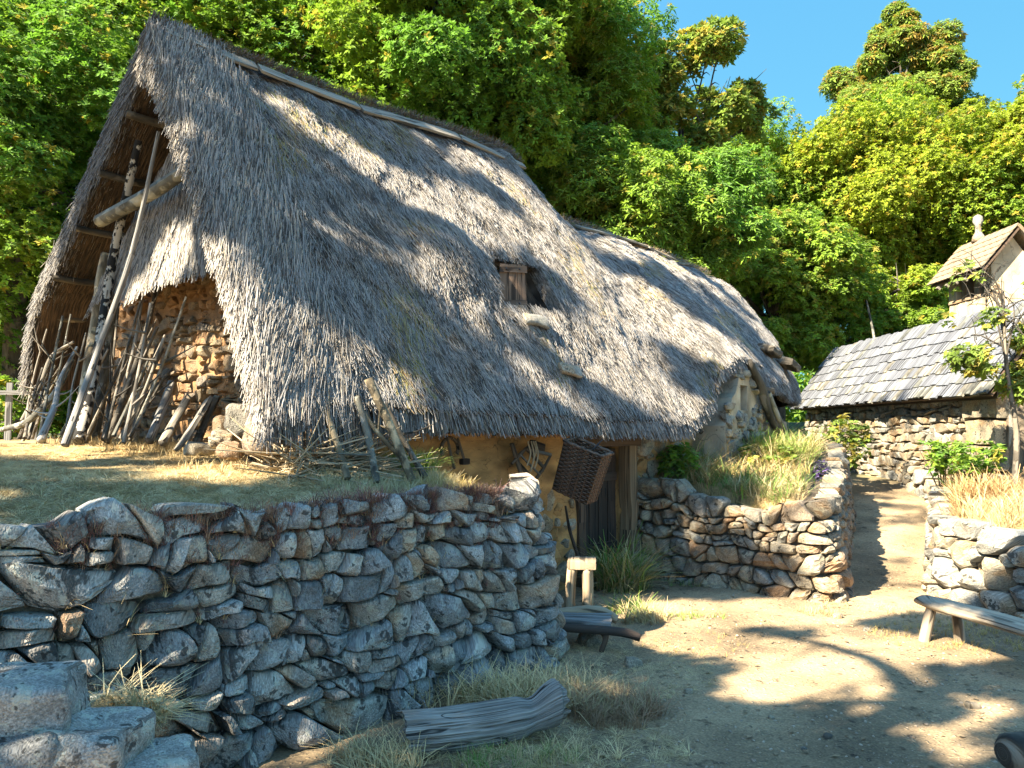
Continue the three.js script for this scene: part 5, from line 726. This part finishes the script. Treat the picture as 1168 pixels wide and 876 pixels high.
{
  const BT = 'trees behind the cottage';
  const T = (name, label, px, py, D, rx, ry, rz, n, palette, seed, o = {}) => tree(name, label, { base: under(px, py, D, o.dx ?? 0), centre: at(px, py, D), r: V3(rx, ry, rz), n: Math.round(n * 2.3), lobes: 110, lobeR: 0.27, fill: 0.5, scale: 0.72, palette, seed, group: BT, ...o });
  T('dark_tree', 'dark green tree filling the left edge behind the woodpile', 20, 190, 15, 3.6, 4.6, 3, 9000, 'chestnut', 2);
  T('dark_tree', 'dark leafy tree right behind the gable peak on the left', 125, 60, 19, 4.6, 5.2, 4, 9000, 'chestnut', 3);
  T('dark_tree', 'shaded low tree under the dark trees at the far left', 20, 390, 19, 4.2, 2.6, 3, 6000, 'chestnut', 4);
  T('chestnut_tree', 'bright chestnut tree over the left half of the ridge', 330, 10, 19, 4.8, 4.8, 4, 10000, 'chestnut', 5);
  T('chestnut_tree', 'broad chestnut tree above the middle of the ridge', 500, 40, 17.5, 4.0, 4.4, 3.6, 10000, 'chestnut', 6, { trunkR: 0.28 });
  T('chestnut_tree', 'chestnut tree where the ridge steps down', 635, 120, 20, 3.0, 4.4, 3.3, 9500, 'chestnut', 7, { bare: 4 });
  T('chestnut_tree', 'tall chestnut tree at the top edge left of the open sky', 540, -60, 24, 4.0, 4.5, 4, 8000, 'chestnut', 8);
  T('sparse_tree', 'thin yellowish tree with bare twigs against the blue sky', 775, 140, 22, 2.8, 2.6, 2.4, 3600, 'olive', 9, { sparse: -0.3, bare: 9, limbs: 14, trunkR: 0.12, lobes: 40, lobeR: 0.26, scale: 1.0 });
  T('chestnut_tree', 'dark chestnut tree low behind the second ridge', 735, 262, 19, 3.1, 2.6, 2.8, 8500, 'chestnut', 10);
  T('chestnut_tree', 'shaded chestnut tree beside the far end of the thatch', 880, 330, 22, 3.0, 2.7, 2.6, 7500, 'chestnut', 11);
  T('chestnut_tree', 'mid green tree between the sparse tree and the bright tree', 860, 240, 28, 4.2, 3.4, 3.5, 8000, 'chestnut', 16);
  T('bright_tree', 'large sunlit yellow-green tree behind the shed', 1005, 235, 27, 4.7, 4.1, 4, 13000, 'yellow', 12);
  T('bright_tree', 'sunlit tree low behind the shed roof', 1000, 370, 24, 3.3, 1.9, 2.5, 6000, 'yellow', 17);
  T('tall_tree', 'tall tree with browning top rising above the bright tree', 1028, 110, 38, 4.6, 5.0, 4.0, 8000, 'autumn', 13, { cone: 0.6, lobes: 110, lobeR: 0.26, scale: 1.1 });
  T('edge_tree', 'yellow-green tree at the right edge behind the tower', 1185, 200, 24, 2.6, 3.8, 2.6, 7000, 'yellow', 14);
  T('edge_tree', 'green tree behind the tower roof', 1105, 260, 31, 3.4, 4.2, 3, 7000, 'chestnut', 15);
  // young tree in front of the shed
  T('young_tree', 'slender young tree with sparse leaves in front of the shed', 1146, 365, 10.2, 0.8, 1.45, 0.7, 900, 'olive', 18, { trunkR: 0.035, scale: 0.62, spray: ROUND_SPRAY, lobes: 22, limbs: 16, lobeR: 0.42, sparse: -0.15, group: undefined });
  // a far wood closing the view
  const R = rngOf(301), far = []; for (let i = 0; i < 16000; i++) { const a = -1.15 + 2.3 * R(), D = 44 + R() * 10, h = 1 + R() * (5 + 3.5 * noise3(a * 6, 2, 3)), p = V3(Math.tan(a) * D * 0.9, h, -D), [x, y, z] = frameAlong(V3(R() - 0.5, 1, R() - 0.5), R() * 6), s = 2 + R(); far.push([basis(x, y, z, p, s, s, s), PALETTE.chestnut(R, R())]); }
  stuff('far_wood', SPRAYS[0], M.leaf, far, scene, 'dark wood closing the view far behind the trees', 'wood');
}
// ---------------------------------------------------------------- the trees on the near left that shade the yard; sun comes through their gaps
const LIT = [   // where the photograph shows sun: [px, py, half length, half width, turn in degrees]
  [232, 178, 26, 8, 20], [330, 135, 62, 9, 27], [440, 212, 66, 14, 34], [555, 275, 46, 30, 15], [500, 255, 40, 14, 35], [575, 215, 60, 6, 35], [640, 268, 40, 7, 40], [690, 345, 85, 13, 48], [735, 425, 45, 12, 50], [690, 425, 70, 17, 35], [775, 475, 38, 16, 42], [805, 395, 70, 13, 24], [760, 365, 40, 9, 45], [775, 320, 55, 7, 30], [715, 300, 25, 6, 35], [565, 432, 14, 9, 20], [560, 365, 45, 6, 48], [380, 420, 95, 24, 22], [320, 385, 40, 14, 30], [295, 312, 34, 7, 40], [330, 465, 32, 14, 60], [445, 455, 45, 12, 20], [530, 462, 55, 5, 20], [640, 455, 40, 8, 40], [845, 340, 40, 6, 35], [885, 385, 12, 40, -15], [470, 330, 40, 5, 40], [610, 180, 30, 5, 35], [500, 180, 26, 5, 30], [860, 440, 20, 10, 30],
  [255, 350, 22, 26, 0], [215, 425, 46, 34, -20], [265, 400, 20, 12, 0], [110, 420, 14, 60, 10], [95, 320, 10, 20, 0], [60, 440, 14, 20, 0],
  [420, 536, 215, 17, 1], [190, 528, 120, 12, 0], [250, 552, 70, 4, 0], [430, 490, 60, 40, 20], [590, 555, 20, 8, 0], [545, 545, 50, 8, 5], [30, 520, 60, 8, 0], [640, 620, 8, 14, 0],
  [790, 735, 60, 14, 8], [905, 704, 110, 15, 2], [940, 782, 130, 24, -3], [865, 746, 95, 12, 4], [1030, 742, 100, 12, 6], [1000, 695, 70, 15, -10], [965, 655, 30, 34, 0], [1090, 630, 100, 80, 0], [1070, 745, 90, 10, 8], [1140, 812, 46, 9, 5], [1105, 856, 60, 9, 3], [1000, 822, 50, 7, 8], [760, 700, 40, 6, -10], [700, 800, 30, 6, 5], [850, 640, 30, 6, 0], [915, 605, 55, 55, 0], [665, 660, 22, 40, 0], [720, 715, 22, 8, 0], [1010, 745, 60, 6, 10], [840, 700, 40, 6, -8],
].map(([x, y, a, b, t]) => [x, y, a, b, Math.cos(t * Math.PI / 180), Math.sin(t * Math.PI / 180)]);
const litAt = (px, py, grow = 1) => LIT.some(([x, y, a, b, c, s]) => { const dx = px - x, dy = py - y, u = (dx * c + dy * s) / (a * grow + 3), v = (-dx * s + dy * c) / (b * grow + 3); return u * u + v * v < 1; });
function sunFall(p) {   // where a shadow dropped from p comes down
  const q = p.clone(); for (let k = 0; k < 190; k++) { q.addScaledVector(SUN, 0.17); const D = -q.z, [X, Z] = toHouse(q.x, D);
    if (X > 0.05 && X < 11.6 && Z > -4 && Z < 2.6) { const ry = Z >= 0 ? lerp(ridgeY(X), interp(EAVE_Y, X), clamp(Z / eaveZ(X))) : lerp(ridgeY(X), ridgeY(X) - 2.3, -Z / 4); if (Z < eaveZ(X) && q.y < ry && (X > 0.5 || q.y > ry - 0.5)) return q; }
    if (q.y < 2 && q.y < landHeight(q.x, D)) return q; }
  return null;
}
{
  const SX = SUN.clone().cross(V3(0, 1, 0)).normalize(), SY = SX.clone().cross(SUN).normalize();
  const keep = (p, R) => {
    const h = sunFall(p); if (!h) return false; const D = -h.z; if (D < 0.6) return R() < 0.25; if (D > 9.6 && h.x > 2.6 && h.y < 2) return R() < 0.03; if (D > 16.5) return false;
    const [X, Z] = toHouse(h.x, D); if (Z > 3.2 && Z < 3.8 && X < 1.9 && h.y < 1.22) return R() < 0.5;
    const [px, py] = project(h); if (px < -120 || px > 1300 || py > 1000) return R() < 0.25;
    if (D > 7.5 && h.x > 3.3 && h.y < 1.5) return false;
    return !litAt(px, py) && [[0.2, 0], [-0.2, 0], [0, 0.2], [0, -0.2]].every(([a, b]) => { const q = sunFall(p.clone().addScaledVector(SX, a).addScaledVector(SY, b)); return !q || !litAt(...project(q), 0.8); });
  };
  const S = 'trees on the near left that shade the yard', off = (x, D, cx, cy, cD, r, n, seed, label) => tree('shade_tree', label, { base: ground(x, D), centre: V3(cx, cy, -cD), r, n, palette: 'chestnut', seed, keep, group: S, spray: DENSE_SPRAY, lobes: 60, scale: 0.62, trunkR: 0.3, fill: 0.75, lobeR: 0.42, limbs: 4 });
  off(-9.8, 1.4, -8.6, 10.8, 1.3, V3(4.0, 3.4, 4.2), 8000, 41, 'shade tree left of the terrace, beyond the left edge of the picture');
  off(-7.6, 5.6, -5.2, 11.8, 5.8, V3(3.8, 2.8, 4.0), 7500, 42, 'shade tree left of the gable, beyond the left edge of the picture');
  off(-5.4, -1.6, -4.0, 7.8, -0.3, V3(3.6, 2.4, 3.6), 8500, 43, 'shade tree behind the viewer on the left');
  off(-2.6, -5.4, -1.6, 7.8, -3.6, V3(3.4, 2.4, 3.0), 5500, 44, 'shade tree behind the viewer');
}

// ---------------------------------------------------------------- grasses, dry stalks and small plants
function tuft(n, bend, spread, wid, seed) {   // unit-high bunch of bent blades
  const R = rngOf(seed), pos = [], idx = [];
  for (let k = 0; k < n; k++) {
    const th = R() * 6.283, d = V3(Math.cos(th), 0, Math.sin(th)), s = V3(-d.z, 0, d.x), b = bend * (0.4 + 1.0 * R()), h = 0.55 + 0.5 * R(), o = pos.length / 3, r0 = spread * R() * 0.5;
    for (let j = 0; j <= 3; j++) { const t = j / 3, w = wid * (1 - 0.8 * t), c = d.clone().multiplyScalar(r0 + b * t * t).add(V3(0, h * (t - 0.35 * b * t * t), 0)); pos.push(c.x - s.x * w, c.y, c.z - s.z * w, c.x + s.x * w, c.y, c.z + s.z * w); }
    for (let j = 0; j < 3; j++) { const a = o + j * 2; idx.push(a, a + 1, a + 2, a + 1, a + 3, a + 2); }
  }
  const g = new THREE.BufferGeometry(); g.setAttribute('position', new THREE.Float32BufferAttribute(pos, 3)); g.setIndex(idx); g.computeVertexNormals(); return g;
}
const TUFT = { flat: tuft(9, 1.9, 0.5, 0.035, 3), upright: tuft(9, 0.45, 0.25, 0.018, 5), arching: tuft(8, 0.9, 0.3, 0.014, 7), wispy: tuft(11, 0.85, 0.4, 0.014, 9), bushy: tuft(14, 0.7, 0.6, 0.022, 11) };
const COL = {
  straw: (R) => { const b = 0.65 + 0.6 * R(); return colr(0.44 * b, 0.34 * b, 0.175 * b); }, pale: (R) => { const b = 0.7 + 0.5 * R(); return colr(0.60 * b, 0.50 * b, 0.29 * b); },
  greyStraw: (R) => { const b = 0.7 + 0.6 * R(); return colr(0.54 * b, 0.41 * b, 0.21 * b); }, gold: (R) => { const b = 0.7 + 0.5 * R(); return colr(0.48 * b, 0.35 * b, 0.12 * b); },
  green: (R) => { const b = 0.7 + 0.6 * R(); return R() < 0.35 ? colr(0.36 * b, 0.31 * b, 0.12 * b) : colr(0.12 * b, 0.225 * b, 0.04 * b); }, lime: (R) => { const b = 0.8 + 0.4 * R(); return R() < 0.3 ? colr(0.42 * b, 0.36 * b, 0.14 * b) : colr(0.19 * b, 0.29 * b, 0.05 * b); },
  heath: (R) => { const b = 0.6 + 0.7 * R(); return R() < 0.35 ? colr(0.30 * b, 0.2 * b, 0.13 * b) : colr(0.19 * b, 0.095 * b, 0.08 * b); }, rust: (R) => { const b = 0.7 + 0.5 * R(); return colr(0.42 * b, 0.27 * b, 0.12 * b); }, lavender: (R) => { const b = 0.7 + 0.6 * R(); return R() < 0.5 ? colr(0.17 * b, 0.11 * b, 0.3 * b) : colr(0.2 * b, 0.23 * b, 0.13 * b); },
};
function sow(list, R, n, where, h0, h1, col, wide = 1) { for (let i = 0; i < n; i++) { const q = where(R); if (!q) continue; const p = q.isVector3 ? q : V3(q[0], landHeight(q[0], q[1]) - 0.01, -q[1]), h = lerp(h0, h1, R()), a = R() * 6.283, up = V3((R() - 0.5) * 0.6, 1, (R() - 0.5) * 0.6).normalize(), [x, y, z] = frameAlong(up, a); list.push([basis(x, y, z, p, h * wide, h, h * wide), col(R)]); } }
const disc = (px, py, rx, rD) => { const c = onLand(px, py); return (R) => { const a = R() * 6.283, r = Math.sqrt(R()); return [c.x + Math.cos(a) * r * rx, -c.z + Math.sin(a) * r * rD]; }; };
const houseArea = (X0, X1, Z0, Z1) => (R) => { const p = fromHouse(lerp(X0, X1, R()), 0, lerp(Z0, Z1, R())); return [p.x, -p.z]; };
{
  const R = rngOf(401), flat = [], up = [], arch = [], green = [], heath = [], bank = [], ter = [], gold = [];
  // left terrace: a mat of trodden straw, longer along the house
  sow(flat, R, 15000, (R) => { const q = houseArea(-4.5, 1.46, -1.5, 3.42)(R), [X, Z] = toHouse(...q); return X > 0.6 && Z < 2 ? null : q; }, 0.025, 0.06, COL.greyStraw);
  sow(flat, R, 3500, houseArea(-2, 1.25, 2.3, 3.3), 0.03, 0.07, COL.pale);
  sow(up, R, 1500, houseArea(0.2, 1.42, 2.15, 3.05), 0.05, 0.15, COL.pale); sow(up, R, 420, houseArea(-0.3, 0.6, -2.5, 2.2), 0.05, 0.17, COL.straw); sow(up, R, 500, houseArea(-2.5, 0.2, 1.4, 3.0), 0.03, 0.08, COL.straw); sow(up, R, 260, houseArea(0.9, 1.42, 2.8, 3.45), 0.06, 0.16, COL.gold);
  sow(up, R, 130, disc(210, 515, 0.5, 0.35), 0.06, 0.18, COL.straw); sow(arch, R, 60, disc(300, 515, 0.35, 0.2), 0.12, 0.28, COL.straw);
  // withered plants in the joints and on the top of the terrace wall
  const H = (X, Z) => fromHouse(X, 0, Z);
  const face = (X0, X1, y0, y1) => (R) => { const X = lerp(X0, X1, R()), y = lerp(y0, y1, Math.sqrt(R())), p = fromHouse(X, y, 3.5 + 0.17 * (1.26 - y) + 0.02 * R()); return p; };
  sow(heath, R, 420, face(-0.3, 1.2, 0.95, 1.27), 0.04, 0.12, COL.heath, 1.2); sow(heath, R, 260, face(-1.7, -0.3, 0.95, 1.26), 0.04, 0.11, COL.heath, 1.2); sow(heath, R, 150, face(-2.2, 1.3, 0.5, 1.0), 0.03, 0.09, COL.heath); sow(arch, R, 130, face(-2.4, 1.3, 0.3, 1.2), 0.06, 0.16, COL.greyStraw, 1.4);
  // long dry grass round the log and at the foot of the wall
  sow(arch, R, 190, disc(600, 800, 0.42, 0.35), 0.12, 0.34, COL.greyStraw); sow(arch, R, 170, disc(690, 800, 0.34, 0.38), 0.06, 0.24, COL.straw); sow(arch, R, 110, disc(520, 800, 0.5, 0.25), 0.12, 0.34, COL.greyStraw); sow(arch, R, 130, disc(600, 862, 0.55, 0.16), 0.04, 0.14, COL.greyStraw); sow(arch, R, 90, disc(430, 872, 0.25, 0.2), 0.1, 0.26, COL.greyStraw);
  sow(heath, R, 90, disc(700, 815, 0.28, 0.3), 0.08, 0.2, (R) => { const b = 0.7 + 0.5 * R(); return colr(0.3 * b, 0.19 * b, 0.11 * b); }); sow(green, R, 60, disc(590, 868, 0.35, 0.12), 0.05, 0.13, COL.green); sow(green, R, 30, disc(560, 800, 0.3, 0.2), 0.08, 0.2, COL.green); sow(flat, R, 900, disc(720, 760, 0.6, 0.7), 0.02, 0.05, COL.greyStraw); sow(flat, R, 500, disc(640, 850, 0.7, 0.35), 0.02, 0.06, COL.greyStraw);
  // straw caught on the step stones
  sow(arch, R, 26, () => at(110 + R() * 80, 795 + R() * 30, 3.3 + R() * 0.15), 0.08, 0.2, COL.pale, 1.6); sow(flat, R, 120, () => at(100 + R() * 90, 800 + R() * 25, 3.3 + R() * 0.2), 0.03, 0.08, COL.greyStraw, 1.3);
  // by the doorway
  const bush = disc(705, 668, 0.26, 0.45); sow(green, R, 130, bush, 0.15, 0.45, COL.green); sow(green, R, 60, bush, 0.4, 0.75, (R) => (R() < 0.7 ? COL.lime(R) : COL.straw(R))); sow(arch, R, 40, bush, 0.2, 0.5, COL.straw); sow(green, R, 60, disc(722, 700, 0.2, 0.3), 0.1, 0.25, COL.lime); sow(arch, R, 60, disc(735, 708, 0.22, 0.2), 0.1, 0.3, COL.straw); sow(up, R, 40, disc(790, 705, 0.3, 0.12), 0.06, 0.14, COL.lime); sow(up, R, 60, disc(800, 735, 0.5, 0.4), 0.03, 0.07, COL.gold); sow(green, R, 90, disc(830, 668, 0.7, 0.1), 0.05, 0.12, COL.green);
  sow(green, R, 150, () => { const p = fromHouse(1.02 + 0.33 * R(), 1.33, 2.3 + 0.35 * R()); p.y = Math.min(1.36, landHeight(p.x, -p.z) + 0.02); return p; }, 0.12, 0.26, COL.lime);
  stuff('terrace_straw', TUFT.flat, M.blade, flat, scene, 'mat of short dry straw trodden flat on the terrace', 'straw'); stuff('short_dry_grass', TUFT.upright, M.blade, up, scene, 'short golden dry grass along the foot of the cottage', 'dry grass'); stuff('long_dry_grass', TUFT.arching, M.blade, arch, scene, 'long arching dry grass round the log and the wall foot', 'dry grass'); stuff('doorway_grass', TUFT.wispy, M.blade, green, scene, 'wispy green grass growing by the doorway', 'grass'); stuff('withered_plants', TUFT.bushy, M.blade, heath, scene, 'withered reddish-brown plants in the joints of the grey wall', 'ground cover');
  // right terrace
  const rt = (x0, x1, D0, D1) => (R) => { const q = [lerp(x0, x1, R()), lerp(D0, D1, R())]; return sdPoly(TERRACE_R, ...q) > 0.02 ? q : null; };
  const patchy = (f, lo) => (R) => { const q = f(R); return q && noise3(q[0] * 2.2, q[1] * 2.2, 4) > lo ? q : null; };
  sow(ter, R, 900, patchy(rt(1.5, 3.0, 8.6, 10.4), -0.25), 0.08, 0.25, COL.green); sow(ter, R, 200, rt(1.5, 3.4, 8.8, 11), 0.2, 0.48, (R) => (R() < 0.5 ? COL.green(R) : COL.straw(R))); sow(gold, R, 260, patchy(rt(1.6, 3.2, 8.5, 10), 0.1), 0.12, 0.4, COL.pale); sow(ter, R, 520, rt(2.4, 4.6, 9.4, 12.5), 0.12, 0.34, (R) => (R() < 0.5 ? COL.green(R) : COL.gold(R))); sow(ter, R, 420, rt(4.0, 6.5, 11.5, 17), 0.2, 0.5, (R) => (R() < 0.6 ? COL.green(R) : COL.straw(R)));
  sow(gold, R, 900, rt(2.3, 3.5, 8.2, 9.3), 0.08, 0.24, COL.straw); sow(gold, R, 300, rt(3.2, 4.6, 8.6, 12), 0.12, 0.3, COL.pale); sow(gold, R, 90, disc(860, 505, 0.25, 0.25), 0.25, 0.5, COL.rust); sow(ter, R, 160, disc(890, 520, 0.4, 0.4), 0.2, 0.45, COL.lime); sow(gold, R, 50, disc(805, 545, 0.25, 0.25), 0.2, 0.4, COL.rust);
  stuff('terrace_grass', TUFT.wispy, M.blade, ter, scene, 'tall green grass on top of the garden wall', 'grass'); stuff('yellow_grass', TUFT.arching, M.blade, gold, scene, 'yellow grass spilling over the corner of the garden wall', 'dry grass');
  // bank on the right
  const bk = (x0, x1, D0, D1) => (R) => { const q = [lerp(x0, x1, R()), lerp(D0, D1, R())]; return sdPoly(BANK, ...q) > 0.06 ? q : null; };
  sow(bank, R, 2600, bk(4.1, 7.2, 6.0, 11), 0.10, 0.32, COL.straw); sow(bank, R, 1100, bk(4.2, 7.5, 6.2, 10), 0.08, 0.2, COL.gold); sow(bank, R, 170, disc(1120, 575, 0.5, 0.5), 0.3, 0.5, COL.rust); sow(bank, R, 500, bk(5.2, 9, 10, 15), 0.2, 0.5, (R) => (R() < 0.55 ? COL.green(R) : COL.straw(R))); sow(bank, R, 300, disc(1090, 725, 0.7, 0.5), 0.03, 0.1, COL.gold); sow(bank, R, 120, disc(1040, 700, 0.3, 0.4), 0.03, 0.1, COL.straw); sow(bank, R, 60, disc(950, 690, 0.3, 0.2), 0.04, 0.1, COL.straw); sow(bank, R, 90, disc(930, 700, 0.2, 0.15), 0.05, 0.12, COL.straw);
  stuff('bank_grass', TUFT.upright, M.blade, bank, scene, 'dense tall golden dry grass on the right bank', 'dry grass');
  // gravel and straw bits trodden into the yard
  const grit = mergeVertices(new THREE.IcosahedronGeometry(1, 0).deleteAttribute('normal').deleteAttribute('uv')); grit.computeVertexNormals(); const gl = [], sb = [];
  for (let i = 0; i < 6500; i++) { const D = 3.5 + Math.pow(R(), 1.3) * 5.5, x = (R() * 1.5 - 0.35) * D * 0.55 + 0.4, h = landHeight(x, D); if (h > 0.12 || noise3(x * 1.3, D * 1.3, 4) + 0.7 * R() < 0.05) continue; const s = 0.0025 + 0.009 * Math.pow(R(), 5), k = 0.6 + 0.7 * R(), [a, b, c] = frameAlong(V3(R() - 0.5, 1, R() - 0.5), R() * 6.28); gl.push([basis(a, b, c, V3(x, h + s * 0.2, -D), s * 1.4, s * 0.8, s), colr(0.30 * k, 0.24 * k, 0.175 * k)]); }
  stuff('gravel', grit, M.straw, gl, scene, 'fine gravel trodden into the yard', 'gravel');
  sow(sb, R, 700, (R) => { const D = 3.6 + R() * 4.5, x = (R() * 1.4 - 0.3) * D * 0.5 + 0.3; return landHeight(x, D) < 0.1 && noise3(x * 1.1, D * 1.1, 8) > 0.0 ? [x, D] : null; }, 0.012, 0.03, COL.straw);
  // litter of leaves on the trodden ground
  const leafFlat = new THREE.BufferGeometry(); leafFlat.setAttribute('position', new THREE.Float32BufferAttribute([-0.5, 0, 0, 0, 0.1, -0.28, 0.5, 0.05, 0, 0, 0.12, 0.28], 3)); leafFlat.setIndex([0, 2, 1, 0, 3, 2]); leafFlat.computeVertexNormals();
  const lit = []; for (let i = 0; i < 520; i++) { const x = -0.6 + R() * 5.2, D = 3.6 + R() * 5.5, h = landHeight(x, D); if (h > 0.1) continue; const s = 0.02 + 0.04 * R(), [a, b, c] = frameAlong(V3((R() - 0.5) * 0.4, 1, (R() - 0.5) * 0.4), R() * 6.28), k = 0.5 + 0.6 * R(); lit.push([basis(a, b, c, V3(x, h + 0.008, -D), s, s, s), colr(0.32 * k, 0.22 * k, 0.12 * k)]); }
  stuff('fallen_leaves', leafFlat, M.straw, lit, scene, 'small dry leaves and chips scattered on the trodden ground', 'fallen leaves');
}
function shrub(name, label, px, py, D, r, n, palette, seed, scale = 0.5) {
  const c = at(px, py, D), b = ground(c.x, D), R = rngOf(seed), g = thing(name, label, 'shrub', [b.x, b.y, b.z]), list = [], stems = [];
  for (let i = 0; i < n; i++) { const u = R() * 2 - 1, th = R() * 6.283, q = Math.sqrt(1 - u * u), k = Math.cbrt(R()), p = V3(c.x - b.x + q * Math.cos(th) * r[0] * k, c.y - b.y + u * r[1] * k, c.z - b.z + q * Math.sin(th) * r[0] * k), s = scale * (0.7 + 0.6 * R()); if (p.y < 0.02 || noise3(p.x * 3 + seed, p.y * 3, p.z * 3) < -0.3) continue; const [x, y, z] = frameAlong(V3(R() - 0.5, 1, R() - 0.5), R() * 6.28); list.push([basis(x, y, z, p, s, s, s), typeof palette === 'string' ? PALETTE[palette](R, R()) : palette(R)]); }
  for (let k = 0; k < 7; k++) { const e = V3(c.x - b.x + (R() - 0.5) * r[0] * 1.4, c.y - b.y + (R() - 0.2) * r[1], (R() - 0.5) * r[0]); stems.push(tube([V3((R() - 0.5) * 0.1, -0.05, 0), e.clone().multiplyScalar(0.5), e], [0.014, 0.01, 0.004], { radial: 5, seed: k, seg: 3 })); }
  part('stem', joined(stems), M.bark, g); stuff('foliage', ROUND_SPRAY, M.leaf, list, g);
}
shrub('garden_shrub', 'green shrub beside the near corner of the shed wall', 962, 502, 13.5, [0.42, 0.5], 170, 'olive', 61, 0.75);
shrub('garden_shrub', 'low green shrub behind the grass at the end of the path', 1075, 520, 12.0, [0.4, 0.25], 110, 'chestnut', 62, 0.7);
shrub('garden_shrub', 'dark shrub right of the shed wall under the young tree', 1112, 520, 10.8, [0.35, 0.25], 110, 'chestnut', 63, 0.6);
shrub('terrace_shrub', 'leafy green shrub on the garden wall next to the cottage', 778, 528, 9.7, [0.3, 0.22], 150, 'chestnut', 66, 0.6);
shrub('terrace_shrub', 'yellow-green shrub on the garden terrace below the small annex', 872, 520, 10.2, [0.35, 0.2], 150, 'olive', 67, 0.6);
shrub('lavender_bush', 'purple lavender bush at the edge of the garden terrace', 936, 545, 10.3, [0.17, 0.22], 130, COL.lavender, 64, 0.4);
shrub('corner_shrub', 'dark green shrub at the left edge below the dark trees', 5, 470, 13, [0.7, 0.6], 320, 'chestnut', 65, 0.9);
{ // grey fence glimpsed behind the wood pile, thin dead pole by the shed
  const p = at(10, 470, 12), f = thing('plank_fence', 'pale blue-grey fence glimpsed at the left edge', 'fence', [p.x, landHeight(p.x, 12), p.z], 0.3);
  for (const x of [-1.2, -0.6, 0, 0.35]) part('post', moved(block(0.09, 0.9, 0.07, 0.01, 0.006, x + 3, [2, 4, 2]), x, 0.43, 0), M.greyWood, f); part('rail', moved(block(1.9, 0.07, 0.04, 0.01, 0.006, 4, [8, 1, 1]), -0.4, 0.72, 0.06), M.greyWood, f);
  const a = at(988, 342, 20.5), b = at(998, 392, 20.5), q = ground(b.x, 20.5); solo('dead_pole', tube([a.clone().sub(q), b.clone().sub(q), V3(0, -0.1, 0)], [0.025, 0.035, 0.05], { radial: 6, seed: 3 }), M.lichenBark, 'thin bare pole standing behind the shed roof', 'pole', undefined, [q.x, q.y, q.z]);
}
renderer.render(scene, camera);
